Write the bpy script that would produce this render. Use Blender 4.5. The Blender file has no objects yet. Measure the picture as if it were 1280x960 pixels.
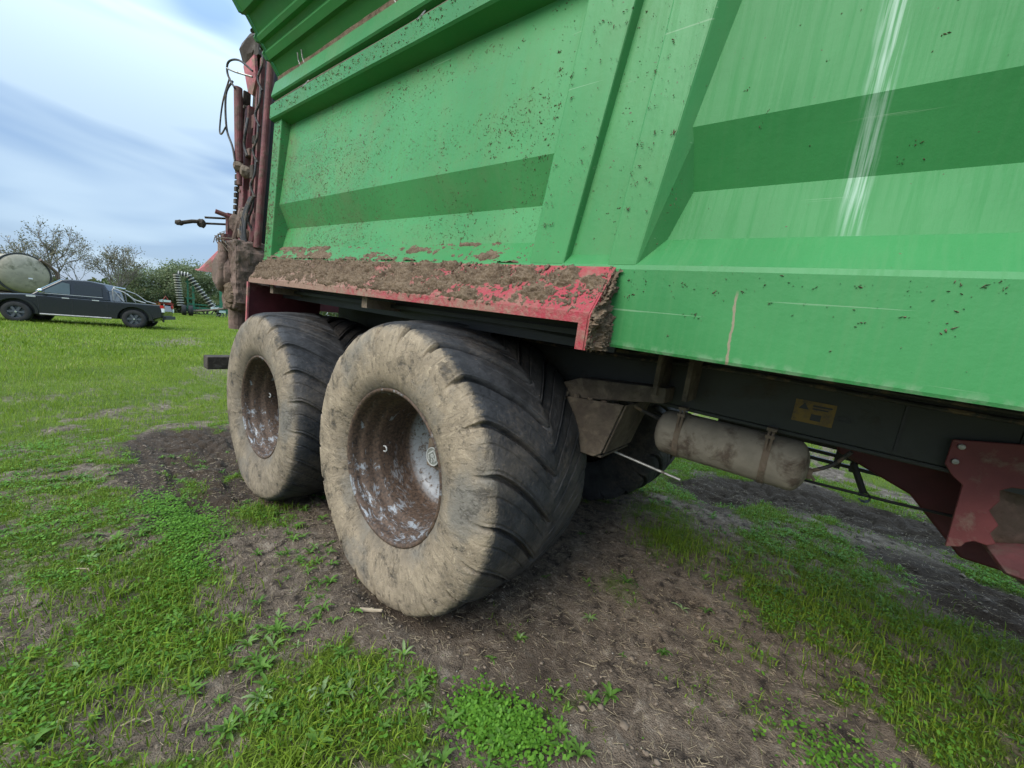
import bpy, bmesh, math, random
import numpy as np
from mathutils import Vector, Matrix

random.seed(7)
rng = np.random.default_rng(7)
scene = bpy.context.scene
R_ = math.radians

# ------------------------------------------------------------------ camera
cam_d = bpy.data.cameras.new("camera")
cam = bpy.data.objects.new("camera", cam_d)
scene.collection.objects.link(cam)
scene.camera = cam
cam_d.sensor_width = 36.0
cam_d.lens = 486.47 / 1280 * 36.0
cam_d.clip_start = 0.02
cam_d.clip_end = 3000
CR, CD, CF = Vector((0.7757, 0.6265, 0.0770)), Vector((0.1390, -0.0508, -0.9890)), Vector((-0.6156, 0.7779, -0.1265))
CF.normalize(); CR = (CR - CF * CR.dot(CF)).normalized(); CD = CF.cross(CR)
M = Matrix.Identity(4)
for i in range(3):
    M[i][0], M[i][1], M[i][2] = CR[i], -CD[i], -CF[i]
M.translation = (1.469, -1.0127, 1.322)
cam.matrix_world = M

# ------------------------------------------------------------------ sky, sun, exposure
SUN_EL, SUN_AZ = 42.0, 268.0          # azimuth of the sun, degrees from +X towards +Y
world = bpy.data.worlds.new("World"); scene.world = world; world.use_nodes = True
wn = world.node_tree.nodes; wl = world.node_tree.links; wn.clear()
def N(nt, t, **k):
    n = nt.nodes.new(t)
    for a, b in k.items():
        if a == 'inp':
            for kk, vv in b.items(): n.inputs[kk].default_value = vv
        else: setattr(n, a, b)
    return n
W = world.node_tree
sky = N(W, 'ShaderNodeTexSky', sky_type='NISHITA', sun_disc=False)
sky.sun_elevation = R_(SUN_EL); sky.sun_rotation = R_(90 - SUN_AZ); sky.air_density = 1.3; sky.dust_density = 1.0
tc = N(W, 'ShaderNodeTexCoord')
sep = N(W, 'ShaderNodeSeparateXYZ'); wl.new(tc.outputs['Generated'], sep.inputs[0])
mp = N(W, 'ShaderNodeMapping'); mp.inputs['Rotation'].default_value = (R_(24), 0, 0); mp.inputs['Scale'].default_value = (1.0, 1.1, 4.2)
wl.new(tc.outputs['Generated'], mp.inputs[0])
nz = N(W, 'ShaderNodeTexNoise', inp={'Scale': 1.7, 'Detail': 3.5, 'Roughness': 0.45, 'Distortion': 0.5}); wl.new(mp.outputs[0], nz.inputs['Vector'])
# cloud cover: thick bluish bank low down, bright broken cloud higher up
ramp = N(W, 'ShaderNodeValToRGB'); ramp.color_ramp.elements[0].position = 0.44; ramp.color_ramp.elements[1].position = 0.60
wl.new(nz.outputs['Fac'], ramp.inputs[0])
elv = N(W, 'ShaderNodeMapRange', inp={'From Min': 0.15, 'From Max': 0.75, 'To Min': -0.42, 'To Max': 0.40}); wl.new(sep.outputs['Z'], elv.inputs['Value'])
addc = N(W, 'ShaderNodeMath', operation='ADD', use_clamp=True); wl.new(ramp.outputs[0], addc.inputs[0]); wl.new(elv.outputs[0], addc.inputs[1])
mul75 = N(W, 'ShaderNodeMath', operation='MULTIPLY', inp={1: 0.85}); wl.new(addc.outputs[0], mul75.inputs[0])
bank = N(W, 'ShaderNodeMix', data_type='RGBA'); bank.inputs[0].default_value = 0.8
wl.new(sky.outputs[0], bank.inputs[6]); bank.inputs[7].default_value = (0.88, 1.42, 2.4, 1)
mixc = N(W, 'ShaderNodeMix', data_type='RGBA'); wl.new(mul75.outputs[0], mixc.inputs[0])
wl.new(bank.outputs[2], mixc.inputs[6]); mixc.inputs[7].default_value = (2.65, 3.35, 3.9, 1)
# overcast sky: brighter towards the zenith, the same all round
zen = N(W, 'ShaderNodeMapRange', interpolation_type='SMOOTHSTEP', inp={'From Min': 0.25, 'From Max': 1.0, 'To Min': 1.0, 'To Max': 3.1}); wl.new(sep.outputs['Z'], zen.inputs['Value'])
vm = N(W, 'ShaderNodeVectorMath', operation='SCALE'); wl.new(mixc.outputs[2], vm.inputs[0]); wl.new(zen.outputs[0], vm.inputs['Scale'])
bg = N(W, 'ShaderNodeBackground', inp={'Strength': 0.1}); wl.new(vm.outputs[0], bg.inputs[0])
wo = N(W, 'ShaderNodeOutputWorld'); wl.new(bg.outputs[0], wo.inputs[0])

sun_d = bpy.data.lights.new("sun", 'SUN'); sun_d.energy = 1.2; sun_d.angle = R_(40); sun_d.color = (1, 0.93, 0.82)
sun = bpy.data.objects.new("sun", sun_d); scene.collection.objects.link(sun)
az, el = R_(SUN_AZ), R_(SUN_EL)
sdir = Vector((math.cos(az) * math.cos(el), math.sin(az) * math.cos(el), math.sin(el)))
sun.rotation_euler = sdir.to_track_quat('Z', 'Y').to_euler()
sun.location = (0, 0, 20)
scene.view_settings.view_transform = 'Standard'
scene.view_settings.look = 'None'
scene.view_settings.gamma = 1
scene.view_settings.exposure = 1.5

# ------------------------------------------------------------------ material helpers
def new_mat(name):
    m = bpy.data.materials.new(name); m.use_nodes = True
    nt = m.node_tree; p = nt.nodes['Principled BSDF']
    return m, nt, p
def noise(nt, scale, detail=4, rough=0.55, vec=None, dist=0.0, dim='3D'):
    n = N(nt, 'ShaderNodeTexNoise', inp={'Scale': scale, 'Detail': detail, 'Roughness': rough, 'Distortion': dist})
    if vec is not None: nt.links.new(vec, n.inputs['Vector'])
    return n.outputs['Fac']
def objco(nt, scale=None, rot=None):
    t = N(nt, 'ShaderNodeTexCoord').outputs['Object']
    if scale or rot:
        m = N(nt, 'ShaderNodeMapping')
        if scale: m.inputs['Scale'].default_value = scale
        if rot: m.inputs['Rotation'].default_value = rot
        nt.links.new(t, m.inputs[0]); return m.outputs[0]
    return t
def mrange(nt, v, a, b, c=0.0, d=1.0):
    n = N(nt, 'ShaderNodeMapRange', inp={'From Min': a, 'From Max': b, 'To Min': c, 'To Max': d})
    nt.links.new(v, n.inputs['Value']); return n.outputs[0]
def math_(nt, op, a, b=None, clamp=False):
    n = N(nt, 'ShaderNodeMath', operation=op, use_clamp=clamp)
    for i, q in enumerate((a, b)):
        if q is None: continue
        if isinstance(q, (int, float)): n.inputs[i].default_value = q
        else: nt.links.new(q, n.inputs[i])
    return n.outputs[0]
def mixcol(nt, f, a, b):
    n = N(nt, 'ShaderNodeMix', data_type='RGBA')
    for i, q in ((0, f), (6, a), (7, b)):
        if isinstance(q, (int, float)): n.inputs[i].default_value = q
        elif isinstance(q, tuple): n.inputs[i].default_value = (*q, 1) if len(q) == 3 else q
        else: nt.links.new(q, n.inputs[i])
    return n.outputs[2]
def bump(nt, p, h, strength=0.3, dist=0.01):
    b = N(nt, 'ShaderNodeBump', inp={'Strength': strength, 'Distance': dist})
    nt.links.new(h, b.inputs['Height']); nt.links.new(b.outputs[0], p.inputs['Normal'])
def setp(p, **k):
    names = {'rough': 'Roughness', 'metal': 'Metallic', 'spec': 'Specular IOR Level', 'coat': 'Coat Weight'}
    for a, b in k.items():
        if a == 'col': p.inputs['Base Color'].default_value = (*b, 1)
        else: p.inputs[names[a]].default_value = b

def simple(name, col, rough=0.6, metal=0.0, var=0.25, scale=8, bumpk=0.15, dirt=0.0, dirtcol=(0.16, 0.115, 0.075), dscale=5):
    m, nt, p = new_mat(name); setp(p, rough=rough, metal=metal)
    oc = objco(nt)
    n1 = noise(nt, scale, 6, 0.6, oc)
    dark = tuple(c * (1 - var) for c in col); lite = tuple(min(1, c * (1 + var)) for c in col)
    c = mixcol(nt, mrange(nt, n1, 0.3, 0.7), dark, lite)
    if dirt > 0:
        n2 = noise(nt, dscale, 8, 0.65, oc, 0.3)
        f = mrange(nt, n2, 0.62 - dirt * 0.35, 0.74 - dirt * 0.3)
        dc = mixcol(nt, noise(nt, 60, 3, 0.6, oc), tuple(q * 0.6 for q in dirtcol), tuple(q * 1.35 for q in dirtcol))
        c = mixcol(nt, f, c, dc)
        r = N(nt, 'ShaderNodeMix', data_type='FLOAT'); nt.links.new(f, r.inputs[0]); r.inputs[2].default_value = rough; r.inputs[3].default_value = 0.95
        nt.links.new(r.outputs[0], p.inputs['Roughness'])
        bump(nt, p, math_(nt, 'ADD', math_(nt, 'MULTIPLY', f, 0.5), n2), 0.35 + bumpk, 0.006)
    elif bumpk: bump(nt, p, noise(nt, scale * 6, 4, 0.6, oc), bumpk, 0.004)
    nt.links.new(c, p.inputs['Base Color'])
    return m

MATS = {}
# faded green paint with road film, drip stains and mud spatter that thickens towards the rear wheels
def green_paint(name, base=(0.036, 0.208, 0.060), spatter=1.0, streak=False):
    m, nt, p = new_mat(name); setp(p, rough=0.42, spec=0.16 if streak else 0.28)
    oc = objco(nt); sx = N(nt, 'ShaderNodeSeparateXYZ'); nt.links.new(oc, sx.inputs[0]); X, Y, Z = sx.outputs
    big = noise(nt, 1.3, 4, 0.55, oc)
    chalk = tuple(min(1, c * 1.18 + 0.014) for c in base)
    c = mixcol(nt, mrange(nt, big, 0.3, 0.72), tuple(q * 0.86 for q in base), chalk)
    # vertical rain film
    st = noise(nt, 1.0, 5, 0.65, objco(nt, (70, 10, 1.6)))
    film = math_(nt, 'MULTIPLY', mrange(nt, st, 0.46, 0.75), mrange(nt, noise(nt, 2.2, 3, 0.5, oc), 0.3, 0.65, 0.12, 0.6))
    c = mixcol(nt, math_(nt, 'MULTIPLY', film, 0.25 if streak else 0.7), c, (0.085, 0.23, 0.085))
    # dry brown film
    rear = mrange(nt, X, 1.5, -1.9, 0.05, 1.0)
    bf = math_(nt, 'MULTIPLY', mrange(nt, noise(nt, 3.1, 7, 0.7, oc, 0.5), 0.45, 0.75), math_(nt, 'MULTIPLY', rear, 0.42 * spatter))
    c = mixcol(nt, bf, c, (0.20, 0.17, 0.095))
    # fine spatter
    sp = noise(nt, 1.0, 2, 0.55, objco(nt, (62, 62, 105), (0, R_(14), 0)))
    cl = noise(nt, 5.5, 4, 0.6, oc)
    thr = math_(nt, 'SUBTRACT', 0.755, math_(nt, 'MULTIPLY', math_(nt, 'MULTIPLY', cl, rear), 0.24 * spatter))
    spf = mrange(nt, math_(nt, 'SUBTRACT', sp, thr), 0.0, 0.04)
    c = mixcol(nt, math_(nt, 'MULTIPLY', spf, 0.9), c, (0.085, 0.060, 0.036))
    # scratches
    sc = noise(nt, 1.0, 3, 0.5, objco(nt, (1.2, 30, 90), (0, R_(2), 0)))
    c = mixcol(nt, math_(nt, 'MULTIPLY', mrange(nt, sc, 0.715, 0.74), 0.35), c, (0.3, 0.42, 0.28))
    if streak:   # white run-off streak down the front bay
        cx = math_(nt, 'SUBTRACT', X, math_(nt, 'ADD', 1.395, math_(nt, 'MULTIPLY', math_(nt, 'SUBTRACT', Z, 1.30), -0.055)))
        wob = math_(nt, 'MULTIPLY', math_(nt, 'SUBTRACT', noise(nt, 6, 3, 0.5, oc), 0.5), 0.03)
        d = math_(nt, 'ABSOLUTE', math_(nt, 'ADD', cx, wob))
        band = mrange(nt, d, 0.032, 0.012)
        lines = mrange(nt, noise(nt, 1.0, 3, 0.6, objco(nt, (110, 5, 3.5))), 0.42, 0.62)
        fz = mrange(nt, Z, 1.00, 1.14, 0.15, 1.0)
        c = mixcol(nt, math_(nt, 'MULTIPLY', math_(nt, 'MULTIPLY', band, lines), math_(nt, 'MULTIPLY', fz, 0.75)), c, (0.36, 0.50, 0.40))
    nt.links.new(c, p.inputs['Base Color'])
    rg = mrange(nt, math_(nt, 'ADD', film, bf), 0.0, 0.7, 0.42, 0.75); nt.links.new(rg, p.inputs['Roughness'])
    bump(nt, p, math_(nt, 'ADD', math_(nt, 'MULTIPLY', spf, 0.5), math_(nt, 'ADD', math_(nt, 'MULTIPLY', big, 1.5), noise(nt, 40, 3, 0.6, oc))), 0.13, 0.006)
    return m
MATS['green'] = green_paint('green_paint', (0.050, 0.240, 0.074), 1.15)
MATS['green_front'] = green_paint('green_paint_front', spatter=0.5, streak=True)
MATS['green_top'] = green_paint('green_paint_upper', spatter=0.55)

def sill_paint():
    m = green_paint('green_paint_sill', spatter=0.75); nt = m.node_tree; p = nt.nodes['Principled BSDF']
    src = p.inputs['Base Color'].links[0].from_socket
    oc = objco(nt); sx = N(nt, 'ShaderNodeSeparateXYZ'); nt.links.new(oc, sx.inputs[0]); X, Y, Z = sx.outputs
    # one dried drip
    wob = math_(nt, 'MULTIPLY', math_(nt, 'SUBTRACT', noise(nt, 25, 2, 0.5, oc), 0.5), 0.018)
    d = math_(nt, 'ABSOLUTE', math_(nt, 'ADD', math_(nt, 'SUBTRACT', X, math_(nt, 'ADD', 1.215, math_(nt, 'MULTIPLY', math_(nt, 'SUBTRACT', 0.77, Z), 0.05))), wob))
    f = math_(nt, 'MULTIPLY', mrange(nt, d, 0.0042, 0.002), mrange(nt, Z, 0.885, 0.86))
    c = mixcol(nt, f, src, (0.24, 0.21, 0.14))
    # worn lower edge
    e = math_(nt, 'MULTIPLY', mrange(nt, Z, 0.712, 0.692), mrange(nt, noise(nt, 30, 4, 0.6, oc), 0.45, 0.6))
    c = mixcol(nt, math_(nt, 'MULTIPLY', e, 0.3), c, (0.30, 0.36, 0.26))
    nt.links.new(c, p.inputs['Base Color'])
    return m
MATS['sill'] = sill_paint()
MATS['red'] = simple('red_paint_muddy', (0.42, 0.045, 0.055), 0.55, 0, 0.3, 5, 0.2, dirt=0.28, dirtcol=(0.20, 0.13, 0.09), dscale=7)
def guard_paint():
    m, nt, p = new_mat('red_mudguard_paint'); setp(p, rough=0.55, spec=0.4)
    oc = objco(nt); sx = N(nt, 'ShaderNodeSeparateXYZ'); nt.links.new(oc, sx.inputs[0]); X, Y, Z = sx.outputs
    n1 = noise(nt, 7, 8, 0.72, oc, 0.4); n2 = noise(nt, 48, 5, 0.7, oc); n3 = noise(nt, 2.2, 3, 0.5, oc)
    c = mixcol(nt, n3, (0.28, 0.022, 0.034), (0.36, 0.045, 0.058))
    rear = mrange(nt, X, 0.7, -1.4, 0.0, 0.20)
    film = mrange(nt, math_(nt, 'ADD', math_(nt, 'ADD', math_(nt, 'MULTIPLY', n1, 0.65), math_(nt, 'MULTIPLY', n2, 0.35)), rear), 0.47, 0.64)
    dust = mixcol(nt, n2, (0.13, 0.088, 0.06), (0.33, 0.235, 0.17))
    c = mixcol(nt, math_(nt, 'MULTIPLY', film, 0.9), c, dust)
    nt.links.new(c, p.inputs['Base Color']); nt.links.new(mrange(nt, film, 0, 1, 0.5, 0.95), p.inputs['Roughness'])
    bump(nt, p, math_(nt, 'ADD', math_(nt, 'MULTIPLY', film, 0.7), n2), 0.5, 0.006)
    return m
MATS['guard'] = guard_paint()
MATS['red_dull'] = simple('dull_red_paint', (0.15, 0.040, 0.042), 0.65, 0, 0.4, 7, 0.2, dirt=0.5, dirtcol=(0.15, 0.09, 0.075), dscale=11)
MATS['red_dusty'] = simple('dusty_red_paint', (0.17, 0.040, 0.040), 0.7, 0, 0.3, 6, 0.2, dirt=0.25, dirtcol=(0.24, 0.17, 0.13), dscale=8)
MATS['red_dark'] = simple('dark_red_paint', (0.085, 0.013, 0.018), 0.6, 0, 0.3, 7, 0.2, dirt=0.15)
MATS['red_pink'] = simple('faded_red_paint', (0.40, 0.11, 0.115), 0.65, 0, 0.3, 9, 0.25, dirt=0.38, dirtcol=(0.24, 0.17, 0.12), dscale=10)
MATS['chassis'] = simple('grey_green_chassis', (0.021, 0.023, 0.019), 0.6, 0, 0.25, 4, 0.2, dirt=0.22, dirtcol=(0.045, 0.037, 0.027), dscale=4)
MATS['black'] = simple('black_plastic_and_shade', (0.014, 0.014, 0.015), 0.55, 0, 0.3, 12, 0.2)  # also the painted-in shade of the floor and the filler plate
MATS['hose'] = simple('rubber_hose', (0.03, 0.029, 0.028), 0.55, 0, 0.4, 20, 0.2, dirt=0.3, dscale=20)
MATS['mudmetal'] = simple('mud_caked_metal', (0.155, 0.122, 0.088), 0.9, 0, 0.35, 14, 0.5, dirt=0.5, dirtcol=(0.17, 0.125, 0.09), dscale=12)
MATS['mudshade'] = simple('mud_caked_metal_shaded', (0.105, 0.084, 0.060), 0.95, 0, 0.4, 14, 0.6, dirt=0.5, dirtcol=(0.065, 0.05, 0.037), dscale=10)  # darker copy of the caked metal, under-body shade put into its colour
MATS['mudred'] = simple('mud_caked_red_casting', (0.165, 0.108, 0.085), 0.9, 0, 0.4, 16, 0.6, dirt=0.45, dirtcol=(0.14, 0.10, 0.075), dscale=12)
MATS['tank'] = simple('dusty_air_tank', (0.23, 0.20, 0.155), 0.85, 0, 0.25, 9, 0.3, dirt=0.33, dirtcol=(0.10, 0.075, 0.055), dscale=9)
MATS['steel'] = simple('worn_steel', (0.32, 0.31, 0.29), 0.45, 0.7, 0.3, 20, 0.2, dirt=0.2, dscale=20)
MATS['timberbar'] = simple('caked_bumper_bar', (0.050, 0.038, 0.028), 0.95, 0, 0.4, 14, 0.6, dirt=0.3, dirtcol=(0.09, 0.075, 0.06), dscale=14)

def mud_mat():
    m, nt, p = new_mat('dried_mud'); setp(p, rough=0.97, spec=0.15)
    oc = objco(nt)
    a = noise(nt, 22, 6, 0.7, oc); b = noise(nt, 120, 4, 0.7, oc)
    c = mixcol(nt, mrange(nt, a, 0.3, 0.7), (0.080, 0.054, 0.037), (0.215, 0.158, 0.108))
    c = mixcol(nt, mrange(nt, b, 0.55, 0.75), c, (0.33, 0.26, 0.18))
    nt.links.new(c, p.inputs['Base Color']); bump(nt, p, math_(nt, 'ADD', a, b), 0.9, 0.006)
    return m
MATS['mud'] = mud_mat()

def tyre_mat(name, mudline, mudamt):
    m, nt, p = new_mat(name); setp(p, rough=0.72, spec=0.35)
    oc = objco(nt); sx = N(nt, 'ShaderNodeSeparateXYZ'); nt.links.new(oc, sx.inputs[0]); X, Y, Z = sx.outputs
    r = math_(nt, 'SQRT', math_(nt, 'ADD', math_(nt, 'MULTIPLY', X, X), math_(nt, 'MULTIPLY', Z, Z)))
    n1 = noise(nt, 9, 7, 0.65, oc, 0.3); n2 = noise(nt, 55, 5, 0.65, oc); n3 = noise(nt, 3, 4, 0.6, oc)
    rub = mixcol(nt, mrange(nt, n1, 0.35, 0.7), (0.016, 0.017, 0.019), (0.056, 0.055, 0.057))
    rub = mixcol(nt, math_(nt, 'MULTIPLY', mrange(nt, math_(nt, 'ADD', n3, math_(nt, 'MULTIPLY', n2, 0.5)), 0.72, 0.98), 0.85), rub, (0.115, 0.094, 0.076))
    # fine straw specks in the tread
    sp = mrange(nt, noise(nt, 1, 2, 0.5, objco(nt, (120, 60, 120))), 0.68, 0.73)
    rub = mixcol(nt, math_(nt, 'MULTIPLY', sp, math_(nt, 'MULTIPLY', mrange(nt, n1, 0.5, 0.65), 0.7)), rub, (0.27, 0.20, 0.12))
    mud = mixcol(nt, mrange(nt, n1, 0.3, 0.72), (0.175, 0.137, 0.094), (0.40, 0.318, 0.222))
    an = N(nt, 'ShaderNodeMath', operation='ARCTAN2'); nt.links.new(Z, an.inputs[0]); nt.links.new(X, an.inputs[1])
    cv = N(nt, 'ShaderNodeCombineXYZ'); nt.links.new(math_(nt, 'MULTIPLY', an.outputs[0], 1.6), cv.inputs[0]); nt.links.new(math_(nt, 'MULTIPLY', r, 0.9), cv.inputs[1]); nt.links.new(n1, cv.inputs[2])
    n5 = noise(nt, 14, 6, 0.65, cv.outputs[0], 0.6)
    mud = mixcol(nt, math_(nt, 'MULTIPLY', mrange(nt, n5, 0.46, 0.34), 0.6), mud, (0.085, 0.070, 0.053))
    mud = mixcol(nt, math_(nt, 'MULTIPLY', mrange(nt, n5, 0.55, 0.68), 0.7), mud, (0.47, 0.375, 0.262))
    mud = mixcol(nt, math_(nt, 'MULTIPLY', mrange(nt, r, 0.44, 0.36), mrange(nt, n1, 0.4, 0.6)), mud, (0.10, 0.085, 0.068))
    mud = mixcol(nt, mrange(nt, n3, 0.52, 0.68), mud, (0.20, 0.18, 0.15))
    edge = math_(nt, 'ADD', r, math_(nt, 'MULTIPLY', math_(nt, 'SUBTRACT', n2, 0.5), 0.05))
    f1 = mrange(nt, edge, mudline + 0.012, mudline - 0.008)
    f2 = mrange(nt, math_(nt, 'ADD', Y, math_(nt, 'MULTIPLY', math_(nt, 'SUBTRACT', n2, 0.5), 0.04)), 0.012, -0.002)
    f = math_(nt, 'MULTIPLY', math_(nt, 'MULTIPLY', f1, f2), mudamt)
    # bare rubber shows through in scrapes
    scr = mrange(nt, math_(nt, 'ADD', math_(nt, 'MULTIPLY', n1, 0.6), math_(nt, 'MULTIPLY', n2, 0.4)), 0.36, 0.46)
    f = math_(nt, 'MULTIPLY', f, mrange(nt, scr, 0, 1, 0.35, 1.0))
    c = mixcol(nt, f, rub, mud)
    nt.links.new(c, p.inputs['Base Color'])
    nt.links.new(mrange(nt, f, 0, 1, 0.62, 0.95), p.inputs['Roughness'])
    bump(nt, p, math_(nt, 'ADD', math_(nt, 'MULTIPLY', math_(nt, 'MULTIPLY', n5, f), 2.2), math_(nt, 'ADD', math_(nt, 'MULTIPLY', n2, 0.7), math_(nt, 'ADD', n1, math_(nt, 'MULTIPLY', f, 0.8)))), 0.6, 0.009)
    return m
MATS['tyre_f'] = tyre_mat('muddy_tyre', 0.640, 1.0)
MATS['tyre_r'] = tyre_mat('dusty_tyre', 0.628, 0.75)

def rim_mat():
    m, nt, p = new_mat('rusty_white_rim'); setp(p, rough=0.5, spec=0.5)
    oc = objco(nt); sx = N(nt, 'ShaderNodeSeparateXYZ'); nt.links.new(oc, sx.inputs[0]); X, Y, Z = sx.outputs
    an = N(nt, 'ShaderNodeMath', operation='ARCTAN2'); nt.links.new(Z, an.inputs[0]); nt.links.new(X, an.inputs[1])
    cv = N(nt, 'ShaderNodeCombineXYZ'); nt.links.new(math_(nt, 'MULTIPLY', an.outputs[0], 0.30), cv.inputs[0]); nt.links.new(math_(nt, 'MULTIPLY', Y, 2.6), cv.inputs[1])
    n1 = noise(nt, 15, 9, 0.72, cv.outputs[0], 0.5); n2 = noise(nt, 70, 4, 0.6, oc); n3 = noise(nt, 3.0, 3, 0.6, cv.outputs[0])
    paint = mixcol(nt, n3, (0.17, 0.182, 0.198), (0.30, 0.32, 0.34))
    paint = mixcol(nt, mrange(nt, noise(nt, 38, 5, 0.65, oc), 0.54, 0.64), paint, (0.075, 0.055, 0.04))
    rust = mixcol(nt, mrange(nt, n2, 0.3, 0.7), (0.018, 0.012, 0.009), (0.125, 0.076, 0.048))
    disc = mrange(nt, Y, 0.305, 0.325)
    # film of dirt washed off along the lower arc of the barrel
    low = mrange(nt, Z, 0.05, -0.26, 0.0, 0.05)
    t = math_(nt, 'ADD', math_(nt, 'ADD', math_(nt, 'MULTIPLY', n1, 0.72), math_(nt, 'MULTIPLY', n3, 0.28)), low)
    wash = math_(nt, 'MULTIPLY', mrange(nt, t, 0.57, 0.63), mrange(nt, Y, 0.30, 0.12, 0.25, 1.0))
    f = math_(nt, 'MAXIMUM', wash, math_(nt, 'MULTIPLY', disc, mrange(nt, n1, 0.62, 0.52)))
    c = mixcol(nt, f, rust, paint)
    nt.links.new(c, p.inputs['Base Color'])
    nt.links.new(mrange(nt, f, 0, 1, 0.72, 0.36), p.inputs['Roughness'])
    bump(nt, p, math_(nt, 'ADD', math_(nt, 'MULTIPLY', f, -0.5), n2), 0.4, 0.004)
    return m
MATS['rim'] = rim_mat()
MATS['rimlip'] = simple('rim_edge', (0.30, 0.23, 0.16), 0.8, 0.0, 0.3, 20, 0.3)
MATS['cap'] = simple('hub_cap_metal', (0.50, 0.51, 0.50), 0.5, 0.2, 0.2, 25, 0.2)
MATS['capdark'] = simple('hub_cap_field', (0.18, 0.19, 0.17), 0.6, 0.1, 0.25, 25, 0.2)

# ------------------------------------------------------------------ mesh helpers
COL = scene.collection
class MB:
    def __init__(s): s.v = []; s.f = []
    def add(s, vs, fs):
        o = len(s.v); s.v += [tuple(v) for v in vs]; s.f += [tuple(i + o for i in f) for f in fs]; return s
    def box(s, c, size, rot=None):
        hx, hy, hz = [q / 2 for q in size]
        vs = [Vector((x, y, z)) for x in (-hx, hx) for y in (-hy, hy) for z in (-hz, hz)]
        if rot is not None: vs = [rot @ v for v in vs]
        c = Vector(c)
        return s.add([v + c for v in vs], [(0, 1, 3, 2), (4, 6, 7, 5), (0, 4, 5, 1), (2, 3, 7, 6), (0, 2, 6, 4), (1, 5, 7, 3)])
    def bounds(s, a, b): return s.box([(a[i] + b[i]) / 2 for i in range(3)], [abs(b[i] - a[i]) for i in range(3)])
    def hexa(s, lo, hi):
        """lo, hi: two quads (4 points each) in matching order"""
        return s.add(list(lo) + list(hi), [(3, 2, 1, 0), (4, 5, 6, 7)] + [(i, (i + 1) % 4, 4 + (i + 1) % 4, 4 + i) for i in range(4)])
    def prism(s, poly, vec):
        n = len(poly); vec = Vector(vec); a = [Vector(p) for p in poly]; b = [p + vec for p in a]
        return s.add(a + b, [tuple(range(n - 1, -1, -1)), tuple(range(n, 2 * n))] + [(i, (i + 1) % n, n + (i + 1) % n, n + i) for i in range(n)])
    def tube(s, pts, r, n=10, cap=True):
        pts = [Vector(p) for p in pts]; rings = []
        up = None
        for i, p in enumerate(pts):
            d = (pts[min(i + 1, len(pts) - 1)] - pts[max(i - 1, 0)]).normalized()
            if up is None:
                up = Vector((0, 0, 1)) if abs(d.z) < 0.9 else Vector((1, 0, 0))
            u = d.cross(up).normalized(); w = u.cross(d); up = w
            rr = r[i] if isinstance(r, (list, tuple)) else r
            rings.append([p + u * (rr * math.cos(2 * math.pi * k / n)) + w * (rr * math.sin(2 * math.pi * k / n)) for k in range(n)])
        vs = [v for ring in rings for v in ring]
        fs = [(i * n + k, i * n + (k + 1) % n, (i + 1) * n + (k + 1) % n, (i + 1) * n + k) for i in range(len(pts) - 1) for k in range(n)]
        if cap: fs += [tuple(range(n - 1, -1, -1)), tuple((len(pts) - 1) * n + k for k in range(n))]
        return s.add(vs, fs)
    def lathe(s, prof, n=48, axis='y', c=(0, 0, 0)):
        vs = []
        for (a, r) in prof:
            for k in range(n):
                t = 2 * math.pi * k / n
                q = {'y': (r * math.cos(t), a, r * math.sin(t)), 'x': (a, r * math.cos(t), r * math.sin(t)), 'z': (r * math.cos(t), r * math.sin(t), a)}[axis]
                vs.append((q[0] + c[0], q[1] + c[1], q[2] + c[2]))
        fs = [(i * n + k, i * n + (k + 1) % n, (i + 1) * n + (k + 1) % n, (i + 1) * n + k) for i in range(len(prof) - 1) for k in range(n)]
        return s.add(vs, fs)
    def blob(s, c, size, seed, amp=0.25, n=2):
        bm = bmesh.new(); bmesh.ops.create_icosphere(bm, subdivisions=n, radius=1)
        rr = random.Random(seed); ph = [rr.uniform(0, 6) for _ in range(6)]
        vs = []
        for v in bm.verts:
            q = v.co
            k = 1 + amp * (math.sin(3.1 * q.x + ph[0]) * math.sin(2.7 * q.y + ph[1]) + 0.6 * math.sin(6.3 * q.z + ph[2]) * math.sin(5.1 * q.x + ph[3]))
            vs.append((c[0] + q.x * k * size[0], c[1] + q.y * k * size[1], c[2] + q.z * k * size[2]))
        fs = [tuple(v.index for v in f.verts) for f in bm.faces]; bm.free()
        return s.add(vs, fs)
    def build(s, name, mat, parent=None, loc=(0, 0, 0), smooth=False, bevel=0, recalc=True, kind=None, label=None):
        me = bpy.data.meshes.new(name); me.from_pydata(s.v, [], s.f); me.update()
        if recalc:
            bm = bmesh.new(); bm.from_mesh(me); bmesh.ops.recalc_face_normals(bm, faces=bm.faces); bm.to_mesh(me); bm.free()
        o = bpy.data.objects.new(name, me); COL.objects.link(o)
        me.materials.append(MATS[mat] if isinstance(mat, str) else mat)
        o.parent = parent; o.location = loc
        if smooth:
            for p in me.polygons: p.use_smooth = True
        if bevel:
            b = o.modifiers.new('bevel', 'BEVEL'); b.width = bevel; b.segments = 2; b.limit_method = 'ANGLE'; b.angle_limit = R_(35)
        if kind: o['kind'] = kind
        if label: o['label'] = label
        return o
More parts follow.
